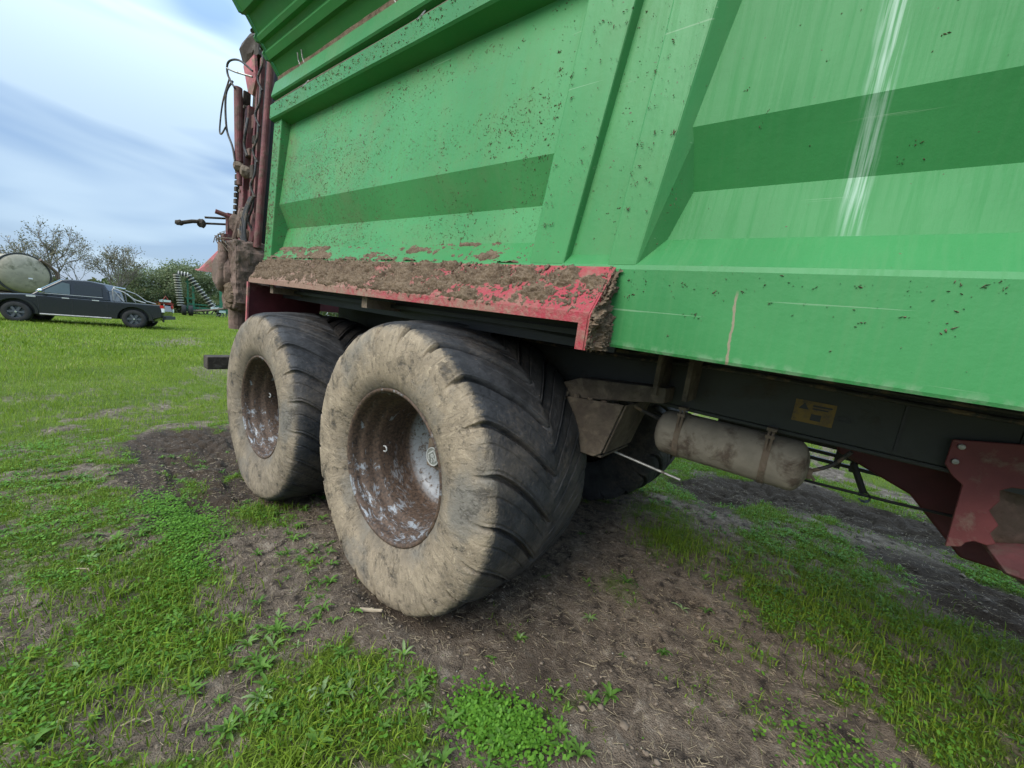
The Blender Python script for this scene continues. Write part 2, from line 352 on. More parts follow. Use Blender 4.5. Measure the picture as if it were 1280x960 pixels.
def raw_mesh(name, verts, faces, mat, parent=None, loc=(0, 0, 0), attrs=None, smooth=False):
    """numpy verts (n,3), faces (m,k) uniform k"""
    me = bpy.data.meshes.new(name); nv = len(verts); nf, k = faces.shape
    me.vertices.add(nv); me.vertices.foreach_set('co', np.ascontiguousarray(verts, dtype=np.float32).ravel())
    me.loops.add(nf * k); me.loops.foreach_set('vertex_index', faces.astype(np.int32).ravel())
    me.polygons.add(nf); me.polygons.foreach_set('loop_start', np.arange(0, nf * k, k, dtype=np.int32))
    if smooth: me.polygons.foreach_set('use_smooth', np.ones(nf, dtype=bool))
    for an, av in (attrs or {}).items():
        a = me.attributes.new(an, 'FLOAT', 'POINT'); a.data.foreach_set('value', av.astype(np.float32))
    me.update(calc_edges=True); me.validate()
    o = bpy.data.objects.new(name, me); COL.objects.link(o); me.materials.append(MATS[mat] if isinstance(mat, str) else mat)
    o.parent = parent; o.location = loc
    return o
def tag(o, label=None, cat=None, group=None, kind=None):
    if label: o['label'] = label
    if cat: o['category'] = cat
    if group: o['group'] = group
    if kind: o['kind'] = kind
    return o
def empty(name, loc, rot=(0, 0, 0)):
    o = bpy.data.objects.new(name, None); COL.objects.link(o); o.location = loc; o.rotation_euler = rot; o.empty_display_size = 0.2
    return o

# value noise
def _hash(ix, iy, seed):
    h = (ix.astype(np.int64) * 374761393 + iy.astype(np.int64) * 668265263 + seed * 974711) & 0x7fffffff
    h = ((h ^ (h >> 13)) * 1274126177) & 0x7fffffff
    h = h ^ (h >> 16)
    return (h & 0xffff) / 65535.0
def vnoise(x, y, seed=0):
    x = np.asarray(x, float); y = np.asarray(y, float)
    ix = np.floor(x); iy = np.floor(y); fx = x - ix; fy = y - iy
    fx = fx * fx * (3 - 2 * fx); fy = fy * fy * (3 - 2 * fy)
    a = _hash(ix, iy, seed); b = _hash(ix + 1, iy, seed); c = _hash(ix, iy + 1, seed); d = _hash(ix + 1, iy + 1, seed)
    return a + (b - a) * fx + (c - a) * fy + (a - b - c + d) * fx * fy
def fbm(x, y, seed=0, oct=4, gain=0.5):
    s = 0; amp = 1; tot = 0
    for i in range(oct):
        s = s + amp * vnoise(x * 2 ** i, y * 2 ** i, seed + i * 17); tot += amp; amp *= gain
    return s / tot
def sstep(a, b, x):
    t = np.clip((x - a) / (b - a), 0, 1); return t * t * (3 - 2 * t)

# ------------------------------------------------------------------ ground
def polydist(x, y, poly):
    """signed distance, negative inside"""
    x = np.asarray(x, float); y = np.asarray(y, float)
    d = np.full(x.shape, 1e9); ins = np.zeros(x.shape, bool); n = len(poly)
    for i in range(n):
        ax, ay = poly[i]; bx, by = poly[(i + 1) % n]
        ex, ey = bx - ax, by - ay; t = np.clip(((x - ax) * ex + (y - ay) * ey) / (ex * ex + ey * ey + 1e-9), 0, 1)
        d = np.minimum(d, np.hypot(x - ax - t * ex, y - ay - t * ey))
        c = ((ay > y) != (by > y)) & (x < (bx - ax) * (y - ay) / (by - ay + 1e-12) + ax); ins ^= c
    return np.where(ins, -d, d)
DIRT = [  # bare patches, (polygon, edge softness, strength)
    ([(-3.6, -0.45), (-3.95, -0.1), (-3.74, 0.45), (-2.01, 0.10), (-1.47, -0.15), (-1.55, -0.49), (-2.5, -0.52)], 0.28, 1.0),
    ([(-1.75, -0.47), (-2.1, 0.1), (-2.3, 0.9), (-1.9, 1.2), (0.0, 1.6), (0.3, 2.4), (0.89, 2.75), (1.2, 2.5), (1.10, 1.75), (1.40, 1.20), (1.75, 1.22), (1.9, 0.85), (1.95, 0.2), (1.3, -0.6), (0.75, -0.27), (0.51, -0.13), (0.08, -0.28), (-0.04, -0.5), (-0.63, -0.50), (-1.06, -0.47)], 0.20, 1.0),
    ([(0.3, 2.95), (0.98, 3.62), (1.51, 3.95), (2.4, 3.75), (3.6, 3.6), (3.6, 3.1), (2.28, 3.15), (1.48, 3.12), (0.87, 2.6)], 0.2, 1.0),
    ([(1.9, 2.6), (2.3, 2.75), (3.2, 2.65), (3.2, 2.0), (2.44, 1.95), (2.15, 2.1)], 0.2, 1.0),
    ([(-1.34, -1.14), (-1.09, -0.94), (-0.79, -0.88), (-0.73, -1.02), (-0.85, -1.13)], 0.2, 0.75),
    ([(-0.23, -0.87), (-0.06, -0.67), (0.24, -0.71), (-0.08, -1.03), (-0.21, -1.0)], 0.2, 0.8),
    ([(-16.3, 1.7), (-18.4, 3.2), (-15.3, 3.0), (-13.8, 1.5)], 0.8, 0.6),
    ([(-9.2, 1.0), (-10.5, 2.2), (-8.5, 2.2), (-7.6, 1.2)], 0.6, 0.5)]
TUFT = [  # green islands in the bare soil (x, y, rx, ry, amount)
    (-1.31, -0.11, 0.22, 0.16, 0.9), (-1.02, -0.03, 0.18, 0.12, 0.6), (-0.62, -0.10, 0.20, 0.12, 0.5), (-0.13, -0.43, 0.16, 0.10, 0.5),
    (0.80, 1.72, 0.30, 0.34, 1.0), (0.62, 2.05, 0.28, 0.30, 0.9), (0.77, 0.95, 0.16, 0.22, 0.55), (0.35, -0.38, 0.30, 0.17, 0.7), (0.76, -0.06, 0.16, 0.10, 1.2), (0.9, 0.02, 0.12, 0.10, 0.8),
    (1.60, 0.70, 0.24, 0.20, 0.7), (1.78, 0.95, 0.22, 0.20, 0.9), (0.50, 0.34, 0.16, 0.12, 0.25), (1.37, 0.90, 0.16, 0.14, 0.5), (0.47, -0.24, 0.16, 0.12, 0.6), (1.0, 0.15, 0.22, 0.15, 0.35),
    (-0.36, -0.18, 0.14, 0.10, 0.4), (-2.1, -0.28, 0.25, 0.10, 0.7), (-2.9, -0.15, 0.22, 0.10, 0.5), (1.25, 0.55, 0.2, 0.2, 0.25)]
def grassiness(x, y):
    x = np.asarray(x, float); y = np.asarray(y, float)
    g = np.ones(x.shape)
    nn = fbm(x * 3.2, y * 3.2, 5, 5, 0.6) - 0.5; fine = fbm(x * 11, y * 11, 9, 3, 0.6) - 0.5
    for poly, soft, k in DIRT:
        d = polydist(x, y, poly) + nn * soft * 2.6 + fine * soft * 0.9
        g = g * (1 - k * (1 - sstep(-soft * 0.5, soft * 0.5, d)))
    tf = np.zeros(x.shape)
    for tx, ty, rx, ry, am in TUFT:
        q = ((x - tx) / rx) ** 2 + ((y - ty) / ry) ** 2
        tf = np.maximum(tf, am * np.exp(-q * 1.1))
    g = np.maximum(g, np.clip(tf * (0.5 + 1.5 * (nn + fine + 0.4)), 0, 1))
    near = np.exp(-(np.maximum(0, -x - 3) / 5) ** 2)
    g = g * (1 - 0.7 * near * sstep(0.57, 0.70, fbm(x * 2.6 + 4, y * 2.6, 31, 5, 0.62)))
    g = g * (1 - 0.8 * near * sstep(0.9, 1.6, x) * sstep(0.50, 0.60, fbm(x * 3.1, y * 3.1 + x, 39, 4, 0.6)))
    g = g * (1 - 0.55 * near * sstep(0.52, 0.64, fbm(x * 9, y * 9, 37, 4, 0.6)))
    return np.clip(g, 0, 1)
def wet_dark_mask(x, y):
    w = np.zeros(np.shape(x))
    for i in (0, 2, 3):
        w = np.maximum(w, 1 - sstep(-0.05, 0.25, polydist(x, y, DIRT[i][0])))
    # darker soil under the tyres
    for cx in (0.0, -1.56):
        w = np.maximum(w, 0.8 * np.exp(-(((x - cx) / 0.55) ** 2 + ((np.asarray(y) - 0.28) / 0.5) ** 2)))
    w = np.maximum(w, 0.55 * np.exp(-(((x - 0.7) / 0.35) ** 2 + ((np.asarray(y) - 0.2) / 0.35) ** 2)))
    return w * (0.55 + 0.9 * (fbm(np.asarray(x) * 2.5, np.asarray(y) * 5, 77, 3) - 0.1))
def terrain(x, y):
    t = np.maximum(0, -np.asarray(x, float) - 4)
    return 1.25 * (1 - np.exp(-(t / 40) ** 1.5))
def ground_h(x, y, g=None):
    x = np.asarray(x, float); y = np.asarray(y, float)
    if g is None: g = grassiness(x, y)
    z = terrain(x, y)
    near = np.exp(-(np.hypot(x, y - 1) / 14) ** 4)
    z = z + near * ((fbm(x * 1.1, y * 1.1, 3, 3) - 0.5) * 0.05 + (1 - g) * ((fbm(x * 9, y * 9, 12, 4, 0.6) - 0.5) * 0.046 + (fbm(x * 34, y * 34, 14, 2) - 0.5) * 0.012))
    rut = np.zeros(x.shape)
    for i in (0, 2, 3): rut = np.maximum(rut, 1 - sstep(-0.15, 0.1, polydist(x, y, DIRT[i][0])))
    z = z + near * (1 - g) * (fbm(x * 1.6 + y * 0.5, y * 13 - x * 1.0, 23, 3, 0.6) - 0.5) * 0.035
    z = z + rut * (1 - 0.6 * g) * ((fbm(x * 2.2, y * 15 + 2 * fbm(x * 2, y * 2, 8, 2), 21, 4, 0.6) - 0.5) * 0.16 - 0.02)
    # tread prints of the tyres along the two ruts
    for (i, yc, sl) in ((0, 0.12, -0.13), (2, 3.35, 0.0)):
        inside = 1 - sstep(-0.12, 0.02, polydist(x, y, DIRT[i][0])); dy = np.abs(y - yc - (x + (3.7 if i == 0 else 0)) * sl)
        ch = (x + 0.55 * dy) * 5.5; ch = ch - np.floor(ch)
        z = z - inside * 0.030 * sstep(0.28, 0.42, np.abs(ch - 0.5)) * (1 - sstep(0.26, 0.36, dy)) * (1 - 0.7 * g) * (0.4 + 1.2 * fbm(x * 5, y * 5, 71, 2))
    # tyres settle into the soil
    for cx in (0.0, -1.555):
        for cy in (0.325, 2.115):
            z = z - 0.012 * np.exp(-(((x - cx) / 0.3) ** 4 + ((y - cy) / 0.38) ** 4))
            ring = np.exp(-((np.hypot((x - cx) / 0.34, (y - cy) / 0.42) - 1.1) / 0.16) ** 2)
            z = z + 0.016 * ring * fbm(x * 12, y * 12, 41, 2)
    return z
def axis_coords(lo, hi, step, far, grow=1.10):
    a = list(np.arange(lo, hi + 1e-6, step)); s = step; q = hi
    while q < far[1]: s *= grow; q += s; a.append(q)
    s = step; q = lo; b = []
    while q > far[0]: s *= grow; q -= s; b.append(q)
    return np.array(b[::-1] + a)
gx = axis_coords(-4.2, 3.4, 0.0185, (-900, 900)); gy = axis_coords(-1.5, 4.2, 0.0185, (-900, 900))
GX, GY = np.meshgrid(gx, gy, indexing='ij')
GG = grassiness(GX, GY); GZ = ground_h(GX, GY, GG); GWETDARK = wet_dark_mask(GX, GY)
nx, ny = GX.shape
idx = np.arange(nx * ny).reshape(nx, ny)
gf = np.stack([idx[:-1, :-1], idx[1:, :-1], idx[1:, 1:], idx[:-1, 1:]], -1).reshape(-1, 4)

def ground_mat():
    m, nt, p = new_mat('soil_and_turf'); setp(p, rough=0.95, spec=0.2)
    oc = objco(nt)
    ga = N(nt, 'ShaderNodeAttribute', attribute_name='grass').outputs['Fac']; wa = N(nt, 'ShaderNodeAttribute', attribute_name='wet_dark').outputs['Fac']
    n1 = noise(nt, 4.5, 8, 0.7, oc); n2 = noise(nt, 40, 6, 0.7, oc); n3 = noise(nt, 160, 3, 0.6, oc); n4 = noise(nt, 13, 6, 0.7, oc, 0.6)
    dry = mixcol(nt, mrange(nt, n1, 0.32, 0.68), (0.112, 0.082, 0.058), (0.37, 0.288, 0.212))
    dry = mixcol(nt, mrange(nt, n2, 0.35, 0.7), dry, (0.205, 0.155, 0.112))
    dry = mixcol(nt, mrange(nt, n4, 0.50, 0.36), dry, (0.058, 0.044, 0.034))
    dry = mixcol(nt, math_(nt, 'MULTIPLY', mrange(nt, n4, 0.55, 0.66), 0.8), dry, (0.43, 0.35, 0.265))
    # chaff and grit
    dry = mixcol(nt, math_(nt, 'MULTIPLY', mrange(nt, n3, 0.64, 0.70), 0.7), dry, (0.36, 0.31, 0.235))
    dry = mixcol(nt, math_(nt, 'MULTIPLY', mrange(nt, n3, 0.36, 0.28), 0.8), dry, (0.035, 0.028, 0.022))
    wet_dark = mixcol(nt, n2, (0.042, 0.029, 0.020), (0.130, 0.095, 0.066))
    c = mixcol(nt, mrange(nt, math_(nt, 'ADD', wa, math_(nt, 'MULTIPLY', math_(nt, 'SUBTRACT', n1, 0.5), 0.9)), 0.15, 0.75), dry, wet_dark)
    turf = mixcol(nt, mrange(nt, noise(nt, 0.9, 6, 0.7, oc), 0.3, 0.7), (0.075, 0.115, 0.016), (0.17, 0.245, 0.028))
    turf = mixcol(nt, mrange(nt, n2, 0.5, 0.72), turf, (0.05, 0.062, 0.02))
    turf = mixcol(nt, mrange(nt, noise(nt, 0.23, 4, 0.6, oc), 0.55, 0.75), turf, (0.17, 0.20, 0.035))
    c = mixcol(nt, mrange(nt, math_(nt, 'ADD', ga, math_(nt, 'MULTIPLY', math_(nt, 'SUBTRACT', n2, 0.5), 0.6)), 0.30, 0.85), c, turf)
    nt.links.new(c, p.inputs['Base Color'])
    rw = mrange(nt, wa, 0.3, 0.9, 0.97, 0.80); nt.links.new(rw, p.inputs['Roughness'])
    bump(nt, p, math_(nt, 'ADD', math_(nt, 'MULTIPLY', n4, 1.2), math_(nt, 'ADD', math_(nt, 'MULTIPLY', n2, 1.2), math_(nt, 'MULTIPLY', n3, 1.1))), 1.0, 0.020)
    return m
MATS['ground'] = ground_mat()
ground = raw_mesh('ground', np.stack([GX, GY, GZ], -1).reshape(-1, 3), gf, 'ground', attrs={'grass': GG.ravel(), 'wet_dark': np.clip(GWETDARK.ravel(), 0, 1)}, smooth=True)
ground['kind'] = 'structure'

# ------------------------------------------------------------------ the spreader (trailer frame: X along it towards its front, Y away from the camera, Z up; tilted nose-down)
A = 0.06519281738738068
CA, SA = math.cos(A), math.sin(A)
RT = 0.68
T0 = Vector((0.0, 1.22, -0.68))
def T2G(p): return Vector((CA * p[0] + SA * p[2], p[1], -SA * p[0] + CA * p[2] + RT))
root = empty('manure_spreader', T2G(T0), (0, A, 0))
tag(root, 'big green and red tandem-axle manure spreader trailer caked with mud', 'trailer')
OFF = -T0
def T(mb, name, mat, parent=None, **k):
    return mb.build(name, mat, parent or root, loc=(OFF if parent is None else (0, 0, 0)), **k)

def sheet(profile, x0, x1, nxs, name, mat, thick=0.006, wob=0.0015, seed=0, parent=None, left=None, right=None):
    """a bent sheet: profile [(y,z)] swept along X, subdivided so that it can be slightly uneven"""
    P = []
    for i in range(len(profile) - 1):
        k = max(1, int(np.hypot(profile[i + 1][0] - profile[i][0], profile[i + 1][1] - profile[i][1]) / 0.06))
        for j in range(k): P.append([profile[i][q] + (profile[i + 1][q] - profile[i][q]) * j / k for q in (0, 1)] + [j == 0])
    P.append([*profile[-1], True]); P = np.array(P)
    vs = []; n = len(P)
    for i in range(nxs + 1):
        for (y, z, c) in P:
            a = left(z) if left else x0; b = right(z) if right else x1
            x = a + (b - a) * i / nxs
            d = (fbm(np.array(x * 2.3 + seed), np.array(z * 3.1), seed, 3) - 0.5) * 2 * wob
            vs.append((x, y + float(d), z))
    fs = [(i * n + j, (i + 1) * n + j, (i + 1) * n + j + 1, i * n + j + 1) for i in range(nxs) for j in range(n - 1)]
    mb = MB(); mb.add(vs, fs)
    o = T(mb, name, mat, parent, recalc=False)
    s = o.modifiers.new('solid', 'SOLIDIFY'); s.thickness = thick; s.offset = 0
    return o

XF = 3.5     # front end of the body
# sill with its sloping ledge
sill = sheet([(0.235, 0.690), (0.182, 0.688), (0.180, 0.694), (0.180, 0.930), (0.186, 0.944), (0.262, 1.034)], 0.842, XF, 40, 'side_sill', 'sill', 0.006, 0.001, 3)
sheet([(0.268, 0.90), (0.200, 0.925), (0.182, 0.936), (0.186, 0.944), (0.262, 1.034)], -2.1, 0.8415, 50, 'side_ledge', 'sill', 0.006, 0.001, 4)
PROF = [(0.262, 1.030), (0.300, 1.185), (0.236, 1.345), (0.300, 1.930)]
def strut_x(z, b, t, zt=1.80): return b + (t - b) * (z - 0.957) / (zt - 0.957)
sheet(PROF, -1.96, 0.54, 40, 'side_panel', 'green', 0.005, 0.002, 11, right=lambda z: strut_x(z, 0.53, 0.60))
sheet(PROF, 1.0, XF, 40, 'side_panel', 'green_front', 0.005, 0.002, 17, left=lambda z: strut_x(z, 0.93, 1.03))
sheet([(0.214, 0.945), (0.234, 1.30), (0.268, 1.95)], 0.6, 0.95, 6, 'strut_web', 'green', 0.005, 0.001, 19, left=lambda z: strut_x(z, 0.60, 0.70), right=lambda z: strut_x(z, 0.845, 0.90))
def yst(z): return 0.180 + (z - 0.957) * 0.045
def strut(bl, br, tl, tr, name, sl=0.02):
    mb = MB(); z0, z1 = 0.940, 2.02
    lo = [(strut_x(z0, bl, tl), yst(z0) + 0.003, z0), (strut_x(z0, br, tr), yst(z0) + 0.003, z0), (strut_x(z0, br, tr) + sl, 0.36, z0), (strut_x(z0, bl, tl), 0.36, z0)]
    hi = [(strut_x(z1, bl, tl), yst(z1), z1), (strut_x(z1, br, tr), yst(z1), z1), (strut_x(z1, br, tr) + sl * 1.15, 0.36, z1), (strut_x(z1, bl, tl), 0.36, z1)]
    mb.hexa(lo, hi); return T(mb, name, 'green', bevel=0.006)
strut(0.50, 0.652, 0.572, 0.757, 'side_strut')
strut(0.818, 0.915, 0.879, 1.020, 'side_strut', 0.095)
# rear post
mb = MB(); mb.hexa([(-2.10, 0.181, 0.915), (-1.97, 0.181, 0.915), (-1.955, 0.36, 0.915), (-2.10, 0.36, 0.915)], [(-2.10, 0.236, 1.97), (-1.965, 0.236, 1.97), (-1.955, 0.36, 1.97), (-2.10, 0.36, 1.97)])
T(mb, 'rear_post', 'green', bevel=0.006)
# top rail: two fascias with a groove and a rope rod in it
rail = [(0.330, 1.912), (0.214, 1.942), (0.206, 1.950), (0.208, 2.040), (0.214, 2.046), (0.250, 2.052), (0.250, 2.086), (0.218, 2.096), (0.212, 2.104), (0.236, 2.205), (0.245, 2.212), (0.300, 2.225)]
sheet(rail, -2.10, XF, 50, 'top_rail', 'green_top', 0.005, 0.0008, 23)
mb = MB(); mb.prism([(-2.098, y, z) for y, z in rail] + [(-2.098, 0.36, 2.2), (-2.098, 0.36, 1.93)], (0.006, 0, 0)); T(mb, 'rail_end_cap', 'green_top')
mb = MB(); mb.tube([(-2.08, 0.228, 2.062)] + [(x, 0.228, 2.062 + 0.004 * math.sin(x * 3)) for x in np.arange(-1.8, XF, 0.3)], 0.006, 8); T(mb, 'sheet_rod', 'mudmetal')
for x in (-1.55, -0.35, 0.9, 2.1):
    mb = MB(); mb.tube([(x, 0.2, 2.03), (x, 0.222, 2.06), (x + 0.01, 0.235, 2.085)], 0.005, 6); T(mb, 'rod_hook', 'steel')
# hopper extension, ribbed, leaning outwards
ext = []; y0, z0, y1, z1 = 0.286, 2.262, -0.18, 2.86
L = math.hypot(y1 - y0, z1 - z0); uy, uz = (y1 - y0) / L, (z1 - z0) / L; nyv, nzv = -uz, uy
for s, d in [(0, 0), (0.10, 0), (0.115, 0.022), (0.155, 0.022), (0.17, 0), (0.205, 0), (0.22, 0.022), (0.245, 0.022), (0.262, -0.004), (0.36, -0.004), (0.38, 0.03), (0.46, 0.03), (0.485, 0), (0.56, 0), (0.58, 0.022), (0.62, 0.022), (0.64, 0), (L, 0)]:
    ext.append((y0 + uy * s + nyv * d, z0 + uz * s + nzv * d))
EXT = sheet(ext, -2.12, XF, 50, 'hopper_extension', green_paint('green_paint_ext', (0.032, 0.21, 0.045), 0.35), 0.004, 0.0012, 29)
mb = MB(); mb.prism([(-2.15, y - 0.012, z) for y, z in ext] + [(-2.15, y1 + 0.03, z1 + 0.02), (-2.15, y0 + 0.04, z0 + 0.0)], (0.022, 0, 0)); T(mb, 'extension_end_rib', 'green_top')
for k in range(6):
    s = 0.18 + k * 0.1; mb = MB(); mb.lathe([(-2.166, 0.0), (-2.166, 0.012), (-2.150, 0.014)], 8, 'x', (0, y0 + uy * s - 0.012, z0 + uz * s)); T(mb, 'rivet', 'steel')
mb = MB(); xs = np.arange(-2.1, XF, 0.02)
for i in range(len(xs) - 1):
    h = 0.020 + 0.016 * float(vnoise(np.array(xs[i] * 9), np.array(0.3), 3)); mb.bounds((xs[i], 0.252, 2.212), (xs[i + 1], 0.290, 2.222 + h))
T(mb, 'dirt_ridge', 'mud', kind='stuff')
for x in (-1.72, -1.66, -0.62):
    mb = MB(); mb.tube([(x, 0.26, 2.215), (x - 0.015, 0.245, 2.26), (x - 0.01, 0.235, 2.30)], 0.005, 6); T(mb, 'lashing_pin', 'steel')
# rest of the body: floor, far side, front wall
mb = MB(); mb.bounds((-2.1, 0.24, 0.705), (XF, 2.20, 0.725)); T(mb, 'floor_plate', 'black')  # floor coloured black in place of the deep shade under the body
mb = MB(); mb.bounds((-2.095, 0.272, 0.715), (XF - 0.04, 0.284, 1.02)); mb.bounds((-2.1, 0.300, 0.66), (0.84, 0.318, 0.7045)); T(mb, 'sky_block_plate', 'black', kind=None)  # added black plate, stops sky showing through under the mudguard
mb = MB(); mb.bounds((-2.1, 2.14, 0.728), (XF, 2.18, 2.2)); T(mb, 'far_side_panel', 'green')
mb = MB(); mb.bounds((XF - 0.03, 0.32, 0.728), (XF + 0.02, 2.13, 2.6)); T(mb, 'front_panel', 'green')
mb = MB(); mb.bounds((-2.1, 2.23, 0.69), (XF, 2.26, 0.95)); T(mb, 'far_sill', 'green')

# ---- mudguard
FX0, FX1 = -2.02, 0.846
def fy(t): return 0.176 + (0.060 - 0.176) * t
def fz(t): return 0.938 + (0.778 - 0.938) * t
mb = MB()
mb.prism([(FX0, 0.1785, 0.937), (FX0, 0.060, 0.780), (FX0, 0.058, 0.748), (FX0, 0.063, 0.748), (FX0, 0.066, 0.776), (FX0, 0.1785, 0.930)], (FX1 - FX0, 0, 0))
guard = T(mb, 'mudguard', 'guard')
mb = MB(); mb.prism([(FX1, 0.1785, 0.936), (FX1, 0.0605, 0.776), (FX1, 0.060, 0.667), (FX1, 0.1785, 0.678)], (0.006, 0, 0)); T(mb, 'end_plate', 'guard', guard)
mb = MB(); mb.bounds((FX1 - 0.030, 0.0570, 0.667), (FX1 - 0.001, 0.0610, 0.776)); T(mb, 'end_flange', 'guard', guard)
mb = MB(); mb.prism([(FX0, 0.60, 0.69), (FX0, 0.066, 0.745), (FX0 - 0.03, 0.066, 0.36), (FX0 - 0.03, 0.60, 0.36)], (-0.008, 0, 0)); T(mb, 'rear_splash_plate', 'red_dark', guard)
mb = MB(); mb.hexa([(FX0 - 0.045, 0.052, 0.36), (FX0 - 0.02, 0.052, 0.36), (FX0 - 0.02, 0.064, 0.36), (FX0 - 0.045, 0.064, 0.36)], [(FX0 - 0.015, 0.052, 0.75), (FX0 + 0.01, 0.052, 0.75), (FX0 + 0.01, 0.064, 0.75), (FX0 - 0.015, 0.064, 0.75)]); T(mb, 'splash_plate_edge', 'red_pink', guard)
# under-guard brackets
for x in (-1.72, -0.50):
    mb = MB(); mb.bounds((x, 0.10, 0.690), (x + 0.05, 0.50, 0.735)); mb.bounds((x, 0.10, 0.735), (x + 0.05, 0.106, 0.80)); T(mb, 'guard_bracket', 'mudmetal', guard)
mb = MB(); mb.prism([(0.44, 0.30, 0.77), (0.44, 0.30, 0.70), (0.62, 0.30, 0.69), (0.84, 0.30, 0.69), (0.84, 0.30, 0.77)], (0, 0.02, 0)); T(mb, 'floor_gusset', 'chassis')

# mud lying on the mudguard, the ledge above it and the end plate
def mud_layer(name, f, u0, u1, v0, v1, nu, nv, thr, hmax, seed, dens=lambda u, v: 0 * u, su=9, sv=9):
    u = np.linspace(u0, u1, nu); v = np.linspace(v0, v1, nv); U, V = np.meshgrid(u, v, indexing='ij')
    n = fbm(U * su, V * sv, seed, 5, 0.62) + dens(U, V); fine = fbm(U * 75, V * 60, seed + 3, 2)
    H = np.clip((n - thr) / 0.16, -0.05, 1) ; H = np.where(H > 0, np.abs(H) ** 1.15, H)
    hgt = H * hmax * (0.35 + 1.3 * fine)
    P0, Nn = f(U, V); P = P0 + Nn * (np.maximum(hgt, -0.003))[..., None]
    ii = np.arange(nu * nv).reshape(nu, nv); q = np.stack([ii[:-1, :-1], ii[1:, :-1], ii[1:, 1:], ii[:-1, 1:]], -1).reshape(-1, 4)
    hm = H.ravel()[q].max(1); q = q[hm > 0.0]
    used, inv = np.unique(q, return_inverse=True)
    o = raw_mesh(name, P.reshape(-1, 3)[used], inv.reshape(-1, 4), 'mud', root, OFF, smooth=False)
    o['kind'] = 'stuff'; return o
nsl = np.array([0, -0.16, 0.118]); nsl = nsl / np.linalg.norm(nsl); nsl = np.array([0, -0.80, 0.60])
def f_guard(U, V):
    return np.stack([U, fy(V), fz(V)], -1), np.broadcast_to(nsl, U.shape + (3,))
mud_layer('mud_on_mudguard', f_guard, FX0, FX1, 0.02, 1.0, 860, 70, 0.525, 0.015, 4,
          lambda u, v: 0.11 * np.exp(-((u + 0.35) / 0.75) ** 2) + 0.10 * sstep(-1.0, -2.0, u) - 0.09 * sstep(0.25, 0.8, u) + 0.03 * np.sin(v * 3.1) - 0.30 * sstep(0.93, 1.0, v) + 0.5 * (fbm(u * 36, v * 9, 91, 4, 0.6) - 0.5), 10, 3.2)
def f_ledge(U, V):
    return np.stack([U, 0.184 + 0.078 * V, 0.942 + 0.092 * V], -1), np.broadcast_to(np.array([0, -0.76, 0.65]), U.shape + (3,))
mud_layer('mud_on_ledge', f_ledge, -2.0, 0.5, 0.0, 1.0, 700, 32, 0.47, 0.010, 14, lambda u, v: 0.55 * (fbm(u * 42, v * 6, 92, 4, 0.6) - 0.5) + 0.13 * sstep(-0.6, -1.9, u) - 0.04 * sstep(-0.2, 0.5, u) - 0.05 * v, 8, 3)
def f_end(U, V):
    # end plate, U across (0 outer..1 inner), V up
    y = 0.062 + 0.114 * U; zt = 0.776 + 0.158 * U; z = 0.670 + (zt - 0.670) * V
    return np.stack([np.full(U.shape, FX1 + 0.006), y, z], -1), np.broadcast_to(np.array([1.0, 0, 0]), U.shape + (3,))
mud_layer('mud_on_end_plate', f_end, 0.0, 1.0, 0.0, 1.0, 40, 80, 0.46, 0.022, 24, lambda u, v: 0.16 * sstep(0.35, 0.7, u), 3, 6)
def f_foot(U, V):
    return np.stack([U, 0.188 + 0.074 * V, 0.946 + 0.086 * V], -1), np.broadcast_to(np.array([0, -0.76, 0.65]), U.shape + (3,))

def crumbs(name, fn, n, u0, u1, smin, smax, seed, dens):
    B = np.array([(1, 0, 0), (-1, 0, 0), (0, 1, 0), (0, -1, 0), (0, 0, 1), (.6, .6, .45), (-.6, .6, .45), (.6, -.6, .45), (-.6, -.6, .45)], float)
    Fb = np.array([(0, 5, 7), (0, 2, 5), (2, 6, 5), (1, 6, 2), (1, 8, 6), (3, 8, 1), (3, 7, 8), (0, 7, 3), (4, 5, 6), (4, 6, 8), (4, 8, 7), (4, 7, 5)])
    U = rng.uniform(u0, u1, n); V = rng.uniform(0, 1, n); k = rng.uniform(0.2, 0.8, n) < fbm(U * 8, V * 3, seed, 4, 0.6) + dens(U, V); U, V = U[k], V[k]; n = len(U)
    P, Nn = fn(U, V); s = np.clip(rng.gamma(1.3, (smax - smin) / 4, n) + smin, smin, smax)
    e1 = np.broadcast_to(np.array([1.0, 0, 0]), Nn.shape); e1 = np.where(np.abs(Nn[:, :1]) > 0.9, np.array([0, 1.0, 0]), e1); e2 = np.cross(Nn, e1)
    a = rng.uniform(0, 6.28, n); c, sn = np.cos(a)[:, None], np.sin(a)[:, None]; f1 = e1 * c + e2 * sn; f2 = e2 * c - e1 * sn
    W_ = B[None] * rng.uniform(0.5, 1.35, (n, 9, 1)) * s[:, None, None] * np.array([1.5, 0.9, 0.8])
    Q = P[:, None] + W_[..., :1] * f1[:, None] + W_[..., 1:2] * f2[:, None] + W_[..., 2:] * Nn[:, None]
    o = raw_mesh(name, Q.reshape(-1, 3), (Fb[None] + np.arange(n)[:, None, None] * 9).reshape(-1, 3), 'mud', root, OFF); o['kind'] = 'stuff'
crumbs('mud_crumbs', f_guard, 9000, FX0, FX1, 0.0015, 0.009, 4, lambda u, v: 0.10 - 0.22 * sstep(0.0, 0.8, u) - 0.1 * sstep(0.9, 1.0, v))
crumbs('mud_crumbs', f_ledge, 5000, -2.0, 0.5, 0.0015, 0.007, 14, lambda u, v: 0.10 - 0.15 * sstep(-0.8, 0.4, u))
crumbs('mud_crumbs', f_end, 900, 0.0, 1.0, 0.002, 0.010, 24, lambda u, v: 0.2 * sstep(0.3, 0.7, u))
